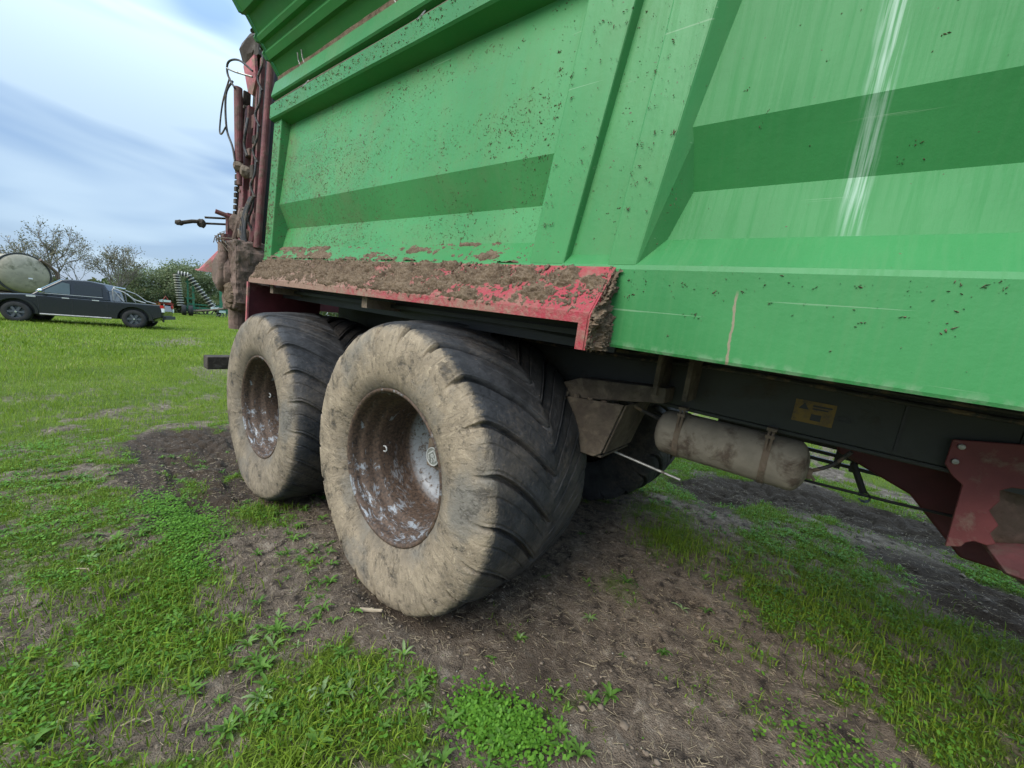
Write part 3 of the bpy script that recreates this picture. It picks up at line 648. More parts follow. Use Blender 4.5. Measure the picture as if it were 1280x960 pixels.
crumbs('mud_crumbs', f_foot, 500, 0.93, 2.4, 0.001, 0.006, 34, lambda u, v: -0.02 + 0.3 * np.exp(-((u - 0.97) / 0.06) ** 2))
# spatter of mud flakes and chopped straw stuck to the paint
pz = np.array([q[1] for q in PROF]); py = np.array([q[0] for q in PROF])
def flakes(name, n, xs, zs, ys, sizes, slope=0.0, mat='mud', yf=None):
    V = []; F = []
    xs, zs, sizes = list(xs), list(zs), list(sizes)
    for i in range(n):
        if sizes[i] > 0.0035:
            for k in range(rng.integers(2, 7)):
                xs.append(xs[i] + rng.normal(0, sizes[i] * 1.1)); zs.append(zs[i] + rng.normal(0, sizes[i] * 0.8)); sizes.append(sizes[i] * rng.uniform(0.15, 0.6))
            sizes[i] *= 0.75
    for i in range(len(xs)):
        x, z = xs[i], zs[i]; y = yf(x, z) if yf else float(np.interp(z, pz, py))
        a = rng.normal(0.45, 0.9); L_ = sizes[i] * rng.uniform(0.6, 1.8); Wd = sizes[i] * rng.uniform(0.14, 0.42)
        k = 6; o = len(V)
        V.append((x, y - 0.0055 - sizes[i] * 0.14, z))
        for j in range(k):
            t = 2 * math.pi * j / k + rng.uniform(-0.3, 0.3); r = rng.uniform(0.4, 1.25)
            dx = math.cos(t) * L_ * r; dz = math.sin(t) * Wd * r
            xx = x + dx * math.cos(a) - dz * math.sin(a); zz = z + dx * math.sin(a) + dz * math.cos(a)
            yy = (yf(xx, zz) if yf else float(np.interp(zz, pz, py)))
            V.append((xx, yy - 0.0015, zz))
        for j in range(k): F.append((o, o + 1 + j, o + 1 + (j + 1) % k))
    o = raw_mesh(name, np.array(V), np.array(F), mat, root, OFF); o['kind'] = 'stuff'; return o
def cluster(n, x0, x1, z0, z1, thr=0.5, seed=0, bias=None):
    X = []; Z = []
    while len(X) < n:
        x = rng.uniform(x0, x1, 4000); z = rng.uniform(z0, z1, 4000)
        w = 0.5 + 0.6 * (fbm(x * 4, z * 6, seed, 3) - 0.5)
        if bias is not None: w = w + bias(x, z)
        k = rng.uniform(0.25, 0.75, 4000) < w - (thr - 0.5); X += list(x[k]); Z += list(z[k])
    return np.array(X[:n]), np.array(Z[:n])
x, z = cluster(8500, -1.94, 0.5, 1.04, 1.9, 0.62, 3, lambda x, z: 0.25 * sstep(-0.6, -1.8, x) * (1 - sstep(1.55, 1.85, z)) - 0.1 * sstep(1.5, 1.9, z))
flakes('mud_spatter', len(x), x, z, None, np.clip(rng.gamma(1.5, 0.0013, len(x)), 0.0009, 0.0065))
x, z = cluster(150, 1.05, XF, 1.04, 1.8, 0.5, 5); flakes('mud_spatter', len(x), x, z, None, np.clip(rng.gamma(2.0, 0.0016, len(x)), 0.0015, 0.007))
x, z = cluster(520, 0.52, 1.0, 1.0, 1.9, 0.5, 7)
flakes('mud_spatter', len(x), x, z, None, np.clip(rng.gamma(1.5, 0.0013, len(x)), 0.0008, 0.007), yf=lambda a, b: yst(b) - 0.0 if (strut_x(b, 0.50, 0.572) < a < strut_x(b, 0.652, 0.757) or strut_x(b, 0.818, 0.879) < a < strut_x(b, 0.915, 1.02)) else float(np.interp(b, [0.945, 1.3, 1.95], [0.214, 0.234, 0.268])))
x, z = cluster(210, 0.90, 2.6, 0.72, 0.93, 0.5, 9, lambda x, z: 0.5 * sstep(0.82, 0.93, z) - 0.2); flakes('mud_spatter', len(x), x, z, None, np.clip(rng.gamma(1.1, 0.0021, len(x)), 0.0008, 0.012), yf=lambda a, b: 0.178)
x, z = cluster(900, -2.1, 2.0, 1.955, 2.035, 0.5, 13); flakes('mud_spatter', len(x), x, z, None, np.clip(rng.gamma(1.6, 0.0014, len(x)), 0.001, 0.007), yf=lambda a, b: 0.206)
x, z = cluster(420, -2.09, -1.98, 0.95, 1.93, 0.5, 15); flakes('mud_spatter', len(x), x, z, None, np.clip(rng.gamma(1.8, 0.0018, len(x)), 0.0012, 0.010), yf=lambda a, b: 0.181 + (b - 0.915) * 0.052)

# ---- chassis
def chassis_beam(Y):
    mb = MB()
    mb.bounds((-2.0, Y, 0.455), (1.90, Y + 0.012, 0.704)); mb.bounds((-2.0, Y - 0.004, 0.440), (1.90, Y + 0.13, 0.4545))
    mb.prism([(1.9005, Y, 0.4545), (1.9005, Y, 0.704), (XF, Y, 0.704), (XF, Y, 0.52)], (0, 0.012, 0)); mb.prism([(1.9005, Y - 0.004, 0.440), (1.9005, Y - 0.004, 0.4535), (XF, Y - 0.004, 0.519), (XF, Y - 0.004, 0.505)], (0, 0.13, 0))
    return T(mb, 'chassis_beam', 'chassis', bevel=0.003)
beam = chassis_beam(0.75); chassis_beam(1.60)
for x in (-1.2, 0.2, 1.0, 2.2):
    mb = MB(); mb.bounds((x, 0.765, 0.50), (x + 0.08, 1.598, 0.60)); T(mb, 'cross_member', 'chassis')
for x in (0.90, 1.02):
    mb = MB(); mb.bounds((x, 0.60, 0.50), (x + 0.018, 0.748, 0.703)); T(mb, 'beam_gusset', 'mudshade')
# beam seam, slot, warning label
mb = MB(); mb.bounds((1.655, 0.7455, 0.47), (1.664, 0.7495, 0.70)); T(mb, 'beam_seam', 'black', beam, label=None)
mb = MB()
for a, b in (((1.500, 0.527), (1.535, 0.531)), ((1.500, 0.541), (1.535, 0.545)), ((1.500, 0.5312), (1.504, 0.5408)), ((1.531, 0.5312), (1.535, 0.5408))):
    mb.bounds((a[0], 0.746, a[1]), (b[0], 0.7496, b[1]))
T(mb, 'slot_frame', 'black', beam)
def label_mat():
    m, nt, p = new_mat('yellow_warning_label'); setp(p, rough=0.6)
    oc = objco(nt); n1 = noise(nt, 30, 5, 0.7, oc)
    c = mixcol(nt, mrange(nt, n1, 0.45, 0.65), (0.17, 0.10, 0.010), (0.07, 0.046, 0.022)); nt.links.new(c, p.inputs['Base Color']); return m
MATS['label'] = label_mat()
lab = MB().bounds((1.372, 0.7472, 0.500), (1.490, 0.7494, 0.580)); lab = T(lab, 'warning_label', 'label', beam, label='yellow rectangular warning label')
mb = MB(); mb.prism([(1.385, 0.7470, 0.548), (1.400, 0.7470, 0.572), (1.415, 0.7470, 0.548)], (0, -0.0006, 0)); mb.bounds((1.425, 0.7464, 0.562), (1.48, 0.7470, 0.568)); mb.bounds((1.425, 0.7464, 0.552), (1.47, 0.7470, 0.557)); mb.bounds((1.425, 0.7464, 0.512), (1.455, 0.7470, 0.535))
T(mb, 'label_print', 'black', beam)

# air tank under the beam
def air_tank():
    x0, x1, r, c = 0.93, 1.425, 0.098, (0, 0.79, 0.325)
    prof = [(x0 - 0.035, 0.0), (x0 - 0.034, 0.03), (x0 - 0.027, r * 0.6), (x0 - 0.014, r * 0.85), (x0, r * 0.97), (x0 + 0.015, r)] + [(x, r) for x in np.linspace(x0 + 0.05, x1 - 0.05, 8)] + [(x1 - 0.015, r), (x1, r * 0.97), (x1 + 0.014, r * 0.85), (x1 + 0.027, r * 0.6), (x1 + 0.034, 0.03), (x1 + 0.035, 0.0)]
    mb = MB(); mb.lathe(prof, 40, 'x', c); t = T(mb, 'air_tank', 'tank', smooth=True)
    for x in (1.005, 1.325):
        mb = MB(); mb.lathe([(x - 0.011, r + 0.0005), (x - 0.011, r + 0.004), (x + 0.011, r + 0.004), (x + 0.011, r + 0.0005)], 40, 'x', c); s = T(mb, 'tank_strap', 'mudmetal', t)
        mb = MB()
        for dx in (-0.007, 0.007): mb.tube([(x + dx, 0.70, 0.37), (x + dx, 0.705, 0.42), (x + dx, 0.72, 0.455)], 0.005, 6)
        mb.box((x, 0.706, 0.425), (0.030, 0.012, 0.012)); mb.box((x, 0.735, 0.452), (0.032, 0.06, 0.012)); T(mb, 'strap_bolt', 'mudmetal', t)
    mb = MB(); mb.lathe([(x1 + 0.030, 0.022), (x1 + 0.048, 0.022), (x1 + 0.048, 0.0)], 8, 'x', (0, 0.79, 0.31)); mb.tube([(x1 + 0.04, 0.79, 0.31), (x1 + 0.06, 0.79, 0.29)], 0.006, 6); T(mb, 'drain_valve', 'mudmetal', t)
    return t
air_tank()
# suspension: spring beams, hanger bracket, axles
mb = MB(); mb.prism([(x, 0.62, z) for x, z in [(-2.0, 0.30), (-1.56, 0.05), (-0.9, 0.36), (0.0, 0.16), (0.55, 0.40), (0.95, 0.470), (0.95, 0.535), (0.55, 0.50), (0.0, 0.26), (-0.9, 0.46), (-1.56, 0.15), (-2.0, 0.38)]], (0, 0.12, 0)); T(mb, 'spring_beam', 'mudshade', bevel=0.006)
mb = MB(); mb.prism([(0.44, 0.58, 0.40), (0.46, 0.58, 0.19), (0.50, 0.58, 0.165), (0.70, 0.58, 0.165), (0.735, 0.58, 0.19), (0.80, 0.58, 0.43)], (0, 0.012, 0))
mb.prism([(0.735, 0.592, 0.19), (0.80, 0.592, 0.43), (0.80, 0.90, 0.43), (0.735, 0.90, 0.19)], (0.010, 0, 0)); mb.bounds((0.46, 0.592, 0.165), (0.734, 0.9, 0.177))
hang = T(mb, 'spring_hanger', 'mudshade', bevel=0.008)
for x in (0.50, 0.56, 0.63, 0.70, 0.76):
    mb = MB(); mb.lathe([(0.40, 0.0), (0.40, 0.013), (0.425, 0.013), (0.425, 0.0)], 6, 'z', (x, 0.60, 0.0)); T(mb, 'hanger_bolt', 'mudmetal', hang)
mb = MB(); mb.bounds((0.752, 0.66, 0.30), (0.756, 0.69, 0.325)); T(mb, 'hanger_slot', 'black', hang)
for (cx, cz) in ((0.0, 0.0), (-1.5553, -0.1015)):
    mb = MB(); mb.box((cx, 1.22, cz), (0.15, 1.9, 0.15)); T(mb, 'axle_beam', 'mudmetal', bevel=0.01)
mb = MB(); mb.tube([(0.66, 0.80, 0.17), (0.70, 0.80, 0.15), (1.02, 0.86, 0.10)], 0.007, 8); T(mb, 'brake_rod', 'steel')
mb = MB(); mb.tube([(0.8, 1.0, 0.36), (1.4, 1.1, 0.20), (1.75, 1.1, 0.215), (2.2, 1.1, 0.25)], 0.006, 8); T(mb, 'brake_cable', 'black')
mb = MB(); mb.tube([(1.60, 1.1, 0.33), (1.655, 1.1, 0.22)], 0.012, 8); mb.lathe([(1.08, 0.02), (1.12, 0.02)], 10, 'y', (1.66, 0, 0.205)); T(mb, 'brake_lever', 'black')
# far side underrun rail, seen under the beam
rl = MB()
for z in (0.075, 0.125, 0.175): rl.bounds((0.9, 2.20, z), (2.6, 2.225, z + 0.022))
T(rl, 'side_guard_rail', 'black')
for x in (1.05, 1.6, 1.68, 2.2):
    mb = MB(); mb.bounds((x, 2.19, 0.06), (x + 0.035, 2.235, 0.70)); T(mb, 'side_guard_post', 'black')
# conveyor / gearbox belly ahead of the air tank
mb = MB(); mb.prism([(1.50, 1.20, 0.45), (1.55, 1.20, 0.34), (1.80, 1.20, 0.24), (1.98, 1.20, 0.05), (2.2, 1.20, 0.05), (2.3, 1.20, 0.45)], (0, 0.25, 0)); T(mb, 'drive_guard', 'red_dark', bevel=0.01)
# red stand bracket with a torn foot
def bracket():
    mb = MB()
    out = [(1.768, 0.548), (2.10, 0.610), (2.10, 0.480), (1.905, 0.446), (1.886, 0.43), (1.893, 0.40), (1.880, 0.365), (1.906, 0.33), (1.896, 0.30), (1.913, 0.275), (1.898, 0.262), (1.872, 0.264), (1.858, 0.252), (1.852, 0.236), (1.822, 0.222), (1.815, 0.42), (1.79, 0.44), (1.768, 0.47)]
    out = [(x, z) for x, z in out]
    mb.prism([(x, 0.715, z) for x, z in out], (0, 0.012, 0)); b = T(mb, 'stand_bracket', 'red_dusty', bevel=0.003)
    for x, z in ((1.788, 0.532), (1.785, 0.485), (1.96, 0.565), (1.955, 0.475)):
        m2 = MB(); m2.lathe([(0.714, 0.009), (0.706, 0.008), (0.705, 0.0)], 8, 'y', (x, 0, z)); T(m2, 'bracket_bolt', 'steel', b)
    m2 = MB(); m2.prism([(1.88, 0.84, 0.42), (1.90, 0.84, 0.26), (2.02, 0.84, 0.14), (2.35, 0.84, 0.16), (2.35, 0.84, 0.42)], (0, 0.2, 0)); T(m2, 'stand_housing', 'mudred', b, bevel=0.01)
    m2 = MB(); m2.prism([(1.90, 0.76, 0.26), (1.95, 0.72, 0.20), (2.4, 0.72, 0.17), (2.4, 0.76, 0.34), (2.02, 0.78, 0.30)], (0, 0.02, -0.012)); T(m2, 'stand_shovel', 'red_dull', b, bevel=0.004)
    m2 = MB(); m2.bounds((1.875, 0.722, 0.432), (2.4, 0.742, 0.452)); T(m2, 'stand_crossbar', 'chassis', b)
bracket()

# ---- wheels
def tyre_mesh(name, mat, N_=21, depth=0.024, seed=1):
    yc = 0.325
    half = [(0.010, 0.350), (-0.008, 0.362), (-0.020, 0.378), (-0.036, 0.410), (-0.046, 0.450), (-0.049, 0.490), (-0.048, 0.535), (-0.044, 0.572), (-0.036, 0.605), (-0.024, 0.630), (-0.010, 0.645), (0.006, 0.653), (0.024, 0.658), (0.048, 0.662), (0.072, 0.665)]
    half += [(y, 0.665 + 0.018 * math.sin((y - 0.075) / (yc - 0.075) * math.pi / 2)) for y in np.linspace(0.092, yc, 22)]
    prof = half + [(2 * yc - y, r) for y, r in half[-2::-1]]
    prof = np.array(prof); nth = 1344
    th = np.linspace(0, 2 * np.pi, nth, endpoint=False)
    TH, Yp = np.meshgrid(th, prof[:, 0], indexing='ij'); Rp = np.broadcast_to(prof[:, 1], TH.shape).copy()
    u = np.clip(np.abs(Yp - yc) / 0.33, 0, 1); side = (Yp > yc)
    ph = N_ / (2 * np.pi) * TH + 0.5 * side          # the grid itself is sheared along the lugs, so their edges stay crisp
    shear = 0.42 * (1 - u) ** 1.25; TH = TH - shear
    saw = ph - np.floor(ph)
    groove = 1 - (saw > 0.008) * (1 - sstep(0.86, 0.955, saw))   # steep on one side, sloping on the other
    inner = sstep(0.0, 0.10, u)
    tread = sstep(0.600, 0.640, Rp)
    cen = (1 - inner)
    wear = 0.75 + 0.5 * vnoise(TH * 8, Yp * 9, seed)
    Rp = Rp - depth * groove * tread * (0.45 + 0.55 * inner) * wear - 0.012 * saw ** 1.4 * tread * (0.3 + 0.7 * inner)
    # long shallow bars between the lugs, centre rib
    ph2 = ph * 2.0 + 0.35; saw2 = ph2 - np.floor(ph2)
    Rp = Rp - 0.005 * (1 - sstep(0.02, 0.07, np.abs(saw2 - 0.5))) * tread * inner
    Rp = Rp + (fbm(TH * 16, Yp * 24, seed + 5, 3) - 0.5) * 0.006 * (1 - tread * 0.4) + (fbm(TH * 70, Yp * 70, seed + 9, 2) - 0.5) * 0.0030
    # lug ends scallop the shoulder
    sc = ((Rp > 0.57) & (Yp < 0.03)) | ((Rp > 0.57) & (Yp > 0.62))
    Yq = Yp + np.where(side, -1, 1) * 0.010 * groove * sstep(0.575, 0.61, Rp) * (1 - sstep(0.62, 0.66, Rp))
    X = Rp * np.cos(TH); Z = Rp * np.sin(TH)
    Yq = Yq - np.where(side, -1, 1) * 0.004 * (np.exp(-((Rp - 0.385) / 0.004) ** 2) + np.exp(-((Rp - 0.555) / 0.005) ** 2))
    # flattened and bulged where it stands on the ground (ground normal in the trailer frame)
    hx, hz = -SA, CA
    h = X * hx + Z * hz; lim = -0.655
    low = np.clip(lim - h, 0, None); dz = low * 0.62
    X = X + hx * dz; Z = Z + hz * dz
    near = sstep(-0.40, -0.64, h)
    Yq = Yq + np.sign(Yp - yc) * 0.020 * near * sstep(0.36, 0.5, Rp) * sstep(0.1, 0.9, u)
    V = np.stack([X, Yq, Z], -1); npf = len(prof)
    ii = np.arange(nth * npf).reshape(nth, npf)
    f = np.stack([ii, np.roll(ii, -1, 0)], 0)
    q = np.stack([f[0][:, :-1], f[1][:, :-1], f[1][:, 1:], f[0][:, 1:]], -1).reshape(-1, 4)[:, ::-1]
    me_o = raw_mesh('tyre', V.reshape(-1, 3), q, mat, smooth=True)
    return me_o
rimprof = [(0.016, 0.362), (0.002, 0.366), (-0.010, 0.362), (-0.013, 0.355), (-0.008, 0.347), (0.004, 0.341), (0.028, 0.338), (0.040, 0.336), (0.050, 0.325), (0.062, 0.318), (0.095, 0.316), (0.108, 0.312), (0.122, 0.297), (0.136, 0.291), (0.225, 0.290), (0.292, 0.290), (0.300, 0.287), (0.308, 0.276), (0.313, 0.272), (0.316, 0.262), (0.332, 0.245), (0.352, 0.215), (0.366, 0.17), (0.370, 0.12), (0.364, 0.085), (0.360, 0.0)]
def make_wheel(first, centre, mat, tyre_data=None):
    mb = MB(); mb.lathe(rimprof, 96, 'y'); w = mb.build('wheel', 'rim', root, Vector(centre) + OFF, smooth=True)
    return w
W1, W2 = (0.0, 0.0, 0.0), (-1.5553, 0.0, -0.1015)
wheel_f = make_wheel(True, W1, 'tyre_f')
ty = tyre_mesh('tyre', 'tyre_f', seed=1); ty.parent = wheel_f
# hub with emblem cap
mb = MB(); mb.lathe([(0.365, 0.075), (0.335, 0.072), (0.325, 0.055), (0.262, 0.052), (0.250, 0.049)], 32, 'y'); hub = mb.build('hub', 'rim', wheel_f, smooth=True)
mb = MB(); mb.lathe([(0.2505, 0.0495), (0.246, 0.049), (0.2455, 0.0)], 32, 'y'); mb.build('hub_cap', 'capdark', wheel_f, smooth=False)
mb = MB(); mb.lathe([(0.246, 0.048), (0.2425, 0.047), (0.2425, 0.043), (0.246, 0.042)], 32, 'y')
def stroke(pts, w=0.0032):
    for a, b in zip(pts[:-1], pts[1:]):
        d = Vector((b[0] - a[0], 0, b[1] - a[1])); n = Vector((-d.z, 0, d.x)).normalized() * w
        mb.prism([(a[0] - n.x, 0.2452, a[1] - n.z), (b[0] - n.x, 0.2452, b[1] - n.z), (b[0] + n.x, 0.2452, b[1] + n.z), (a[0] + n.x, 0.2452, a[1] + n.z)], (0, -0.002, 0))
stroke([(-0.036, 0.002), (0.004, 0.034), (0.022, 0.012), (0.030, -0.014)])
stroke([(-0.034, 0.0), (-0.022, -0.022)]); stroke([(-0.012, 0.006), (0.0, 0.012), (0.008, 0.002), (-0.006, -0.004), (-0.012, 0.006)])
stroke([(-0.006, -0.012), (0.002, -0.022), (-0.004, -0.032)]); stroke([(0.010, -0.002), (0.020, -0.016), (0.016, -0.024)])
mb.build('hub_emblem', 'cap', wheel_f)
for k in range(10):
    t = 2 * math.pi * (k + 0.5) / 10; mb = MB(); mb.lathe([(0.372, 0.016), (0.342, 0.015), (0.340, 0.0)], 6, 'y', (0.135 * math.cos(t), 0, 0.135 * math.sin(t))); mb.build('wheel_nut', 'rim', wheel_f)
def ring_valve(ang, name='valve'):
    mb = MB(); r = 0.284; c = Vector((r * math.cos(ang), 0.155, r * math.sin(ang)))
    rad = Vector((math.cos(ang), 0, math.sin(ang))); tg = Vector((-math.sin(ang), 0, math.cos(ang)))
    pts = [c + rad * 0.010 + tg * 0.014, c - rad * 0.012 + tg * 0.014, c - rad * 0.02 + tg * 0.006, c - rad * 0.02 - tg * 0.006, c - rad * 0.012 - tg * 0.014, c + rad * 0.010 - tg * 0.014]
    mb.tube(pts, 0.004, 6); return mb
ring_valve(R_(186)).build('tyre_valve', 'cap', wheel_f)
wheel_r = make_wheel(False, W2, 'tyre_r')
ty2 = tyre_mesh('tyre', 'tyre_r', depth=0.008, seed=33); ty2.parent = wheel_r
o = hub.copy(); COL.objects.link(o); o.parent = wheel_r
mb = ring_valve(R_(178)); mb.build('tyre_valve', 'cap', wheel_r)
for (c, src) in ((W1, wheel_f), (W2, wheel_r)):        # the wheels of the other side
    w = src.copy(); COL.objects.link(w); w.rotation_euler = (0, 0, 0); w.scale = (1, -1, 1); w.location = Vector((c[0], 2.44, c[2])) + OFF
    t = (ty if src is wheel_f else ty2).copy(); COL.objects.link(t); t.parent = w

# ---- spreading unit at the back
def R(mb, name, mat, parent=None, **k): return T(mb, name, mat, parent, **k)
mb = MB(); mb.tube([(-2.20, 0.170, 1.02), (-2.21, 0.250, 2.46)], 0.026, 16); R(mb, 'guide_tube', 'red_dull', smooth=False)
mb = MB(); mb.hexa([(-2.36, 0.20, 0.95), (-2.27, 0.20, 0.95), (-2.27, 0.32, 0.95), (-2.36, 0.32, 0.95)], [(-2.36, 0.26, 2.5), (-2.27, 0.26, 2.5), (-2.27, 0.38, 2.5), (-2.36, 0.38, 2.5)]); R(mb, 'slide_channel', 'black')
mb = MB(); mb.hexa([(-2.405, 0.185, 0.90), (-2.375, 0.185, 0.90), (-2.375, 0.24, 0.90), (-2.405, 0.24, 0.90)], [(-2.405, 0.235, 2.45), (-2.375, 0.235, 2.45), (-2.375, 0.29, 2.45), (-2.405, 0.29, 2.45)]); R(mb, 'frame_flange', 'red_dull')
mb = MB(); mb.hexa([(-2.60, 0.29, 0.92), (-2.41, 0.29, 0.92), (-2.41, 0.32, 0.92), (-2.60, 0.32, 0.92)], [(-2.60, 0.33, 2.3), (-2.41, 0.33, 2.3), (-2.41, 0.36, 2.3), (-2.60, 0.36, 2.3)]); R(mb, 'frame_web', 'red_dark')
mb = MB(); mb.hexa([(-2.72, 0.165, 0.92), (-2.605, 0.165, 0.92), (-2.605, 0.30, 0.92), (-2.72, 0.30, 0.92)], [(-2.66, 0.215, 2.15), (-2.58, 0.215, 2.15), (-2.58, 0.33, 2.15), (-2.66, 0.33, 2.15)]); R(mb, 'frame_post', 'red_dull', bevel=0.006)
mb = MB()
for z in np.arange(1.22, 2.25, 0.05): mb.box((-2.79 + (z - 1.2) * 0.03, 0.19 + (z - 1.2) * 0.03, z), (0.05, 0.03, 0.035))
mb.hexa([(-2.80, 0.19, 1.15), (-2.775, 0.19, 1.15), (-2.775, 0.26, 1.15), (-2.80, 0.26, 1.15)], [(-2.76, 0.23, 2.3), (-2.735, 0.23, 2.3), (-2.735, 0.28, 2.3), (-2.76, 0.28, 2.3)]); R(mb, 'beater_chain', 'timberbar')
for z, h in ((2.03, 0.10), (1.45, 0.10), (1.20, 0.05)):
    mb = MB(); mb.box((-2.48, 0.225 + (z - 1) * 0.035, z), (0.20, 0.05, h)); R(mb, 'frame_cross_plate', 'red_dull', bevel=0.004)
mb = MB(); mb.prism([(-2.68, 0.205, 2.45), (-2.44, 0.205, 2.47), (-2.43, 0.215, 2.30), (-2.50, 0.215, 2.20), (-2.60, 0.215, 2.25)], (0, 0.02, 0)); R(mb, 'top_gusset', 'red_pink')
mb = MB(); mb.blob((-2.60, 0.26, 2.56), (0.13, 0.09, 0.12), 5, 0.3); mb.bounds((-2.72, 0.22, 2.47), (-2.40, 0.34, 2.56)); R(mb, 'top_bearing', 'timberbar')
mb = MB(); mb.tube([(-2.64, 0.16, 2.26), (-2.60, 0.16, 1.70)], 0.030, 14); mb.tube([(-2.60, 0.16, 1.70), (-2.585, 0.16, 1.52)], 0.02, 10); cyl = R(mb, 'lift_cylinder', 'red_dull')
for q in (((-2.585, 0.155, 1.66), (0.045, 0.04, 0.04), 3), ((-2.51, 0.18, 1.62), (0.04, 0.04, 0.05), 9)):
    mb = MB(); mb.blob(*q, 0.2); R(mb, 'cylinder_gland', 'mudmetal', cyl)
def hose(pts, r=0.0075, mat='hose'):
    P = [Vector(p) for p in pts]; out = []
    for i in range(len(P) - 1):
        a = P[max(i - 1, 0)]; b = P[i]; c = P[i + 1]; d = P[min(i + 2, len(P) - 1)]
        for k in range(6):
            t = k / 6; out.append(0.5 * ((2 * b) + (c - a) * t + (2 * a - 5 * b + 4 * c - d) * t * t + (3 * b - a - 3 * c + d) * t ** 3))
    out.append(P[-1]); mb = MB(); mb.tube(out, r, 8); return R(mb, 'hydraulic_hose', mat)
hose([(-2.62, 0.13, 2.24), (-2.68, 0.10, 2.34), (-2.66, 0.10, 2.42), (-2.52, 0.13, 2.41), (-2.42, 0.19, 2.34)])
hose([(-2.66, 0.13, 2.30), (-2.72, 0.10, 2.20), (-2.70, 0.10, 1.95), (-2.62, 0.12, 1.80), (-2.58, 0.13, 1.66)])
hose([(-2.70, 0.12, 2.33), (-2.76, 0.09, 2.15), (-2.78, 0.075, 1.95), (-2.74, 0.075, 1.90), (-2.68, 0.09, 1.95)], 0.006)
hose([(-2.66, 0.09, 2.37), (-2.55, 0.12, 2.33), (-2.42, 0.19, 2.30)], 0.007, 'steel')
for dx in (0.0, 0.03, 0.06):
    hose([(-2.30 + dx, 0.15, 1.40), (-2.33 + dx, 0.12, 1.28), (-2.34 + dx * 1.5, 0.10, 1.14), (-2.29 + dx, 0.11, 1.02), (-2.27 + dx, 0.14, 0.95)], 0.011, 'hose')
hose([(-2.44, 0.17, 2.0), (-2.42, 0.15, 1.9), (-2.45, 0.15, 1.80), (-2.41, 0.16, 1.72)], 0.010)
hose([(-2.46, 0.17, 1.28), (-2.50, 0.13, 1.22), (-2.44, 0.12, 1.14), (-2.38, 0.14, 1.08)], 0.013)
for q in (((-2.42, 0.15, 1.27), (0.035, 0.03, 0.04), 21, 0.2), ((-2.42, 0.15, 1.12), (0.05, 0.04, 0.05), 22, 0.25)):
    mb = MB(); mb.blob(*q); R(mb, 'hose_coupling', 'mudmetal')
# mud-caked gearbox
def gearbox():
    mb = MB(); C = lambda p: p
    mb.prism([(-2.50, 0.02, 0.98), (-2.40, 0.02, 1.05), (-2.22, 0.02, 1.06), (-2.18, 0.02, 0.97), (-2.18, 0.02, 0.58), (-2.22, 0.02, 0.52), (-2.48, 0.02, 0.50), (-2.53, 0.02, 0.60)], (0, 0.24, 0))
    g = R(mb, 'beater_gearbox', 'mudred', bevel=0.02)
    sd = g.modifiers.new('sub', 'SUBSURF'); sd.subdivision_type = 'SIMPLE'; sd.levels = sd.render_levels = 4
    tx = bpy.data.textures.new('clods', 'CLOUDS'); tx.noise_scale = 0.045
    d = g.modifiers.new('clod', 'DISPLACE'); d.texture = tx; d.strength = 0.026; d.mid_level = 0.5
    mb = MB(); mb.lathe([(-0.035, 0.0), (-0.035, 0.10), (-0.01, 0.15), (0.018, 0.165), (0.018, 0.0)], 24, 'y', (-2.46, 0, 0.80)); R(mb, 'gear_cover', 'mudred', g)
    mb = MB(); mb.tube([(-2.40, 0.0, 1.02), (-2.36, -0.01, 0.90), (-2.36, -0.012, 0.76), (-2.40, 0.0, 0.66)], 0.035, 10); R(mb, 'casting_rib', 'mudred', g, smooth=True)
    mb = MB()
    for k in range(7): mb.blob((-2.27 + random.uniform(-0.05, 0.04), 0.03, 0.56 + k * 0.022), (0.055, 0.045, 0.045), 40 + k, 0.3)
    R(mb, 'mud_lump', 'mud', g)
    mb = MB(); mb.lathe([(0.36, 0.0), (0.36, 0.07), (0.52, 0.075), (0.52, 0.0)], 16, 'z', (-2.36, 0.10, 0)); R(mb, 'shaft_boss', 'mudred', g)
    mb = MB()
    for k in range(14):
        a = random.uniform(0, 6.3); c = Vector((-2.34 + random.uniform(-0.1, 0.1), 0.0, 1.03 + random.uniform(-0.03, 0.03)))
        mb.tube([c + Vector((math.cos(a) * 0.1, random.uniform(-0.03, 0.0), math.sin(a) * 0.05)), c + Vector((0, -0.045, 0.03)), c - Vector((math.cos(a) * 0.11, 0.0, math.sin(a) * 0.07))], 0.003, 5)
    R(mb, 'trapped_straw', 'straw' if 'straw' in MATS else 'mudmetal', g, kind='stuff')
    for k in range(5):
        mb = MB(); mb.lathe([(-0.018, 0.0), (-0.018, 0.016), (0.02, 0.016)], 6, 'y', (-2.46 + 0.12 * math.cos(k * 1.257), 0.0, 0.80 + 0.12 * math.sin(k * 1.257))); R(mb, 'cover_bolt', 'mudmetal', g)
gearbox()
mb = MB(); mb.prism([(-2.62, -0.115, 0.786), (-2.60, 0.02, 0.975), (-2.56, 0.075, 0.985), (-2.52, 0.085, 0.79)], (0.012, 0.0, 0.0)); mb.prism([(-2.62, -0.115, 0.786), (-2.52, 0.085, 0.79), (-3.3, 0.30, 0.80), (-3.3, 0.02, 0.80)], (0, 0, 0.010)); R(mb, 'deflector_hood', 'red_pink')
mb = MB()
for dz in (0.0, 0.045): mb.tube([(-2.55, 0.09, 1.19 + dz), (-2.55, -0.08, 1.155 + dz)], 0.008, 8)
mb.tube([(-2.55, -0.09, 1.165), (-2.55, -0.16, 1.150), (-2.55, -0.22, 1.125)], 0.014, 8); arm = R(mb, 'control_rod', 'timberbar')
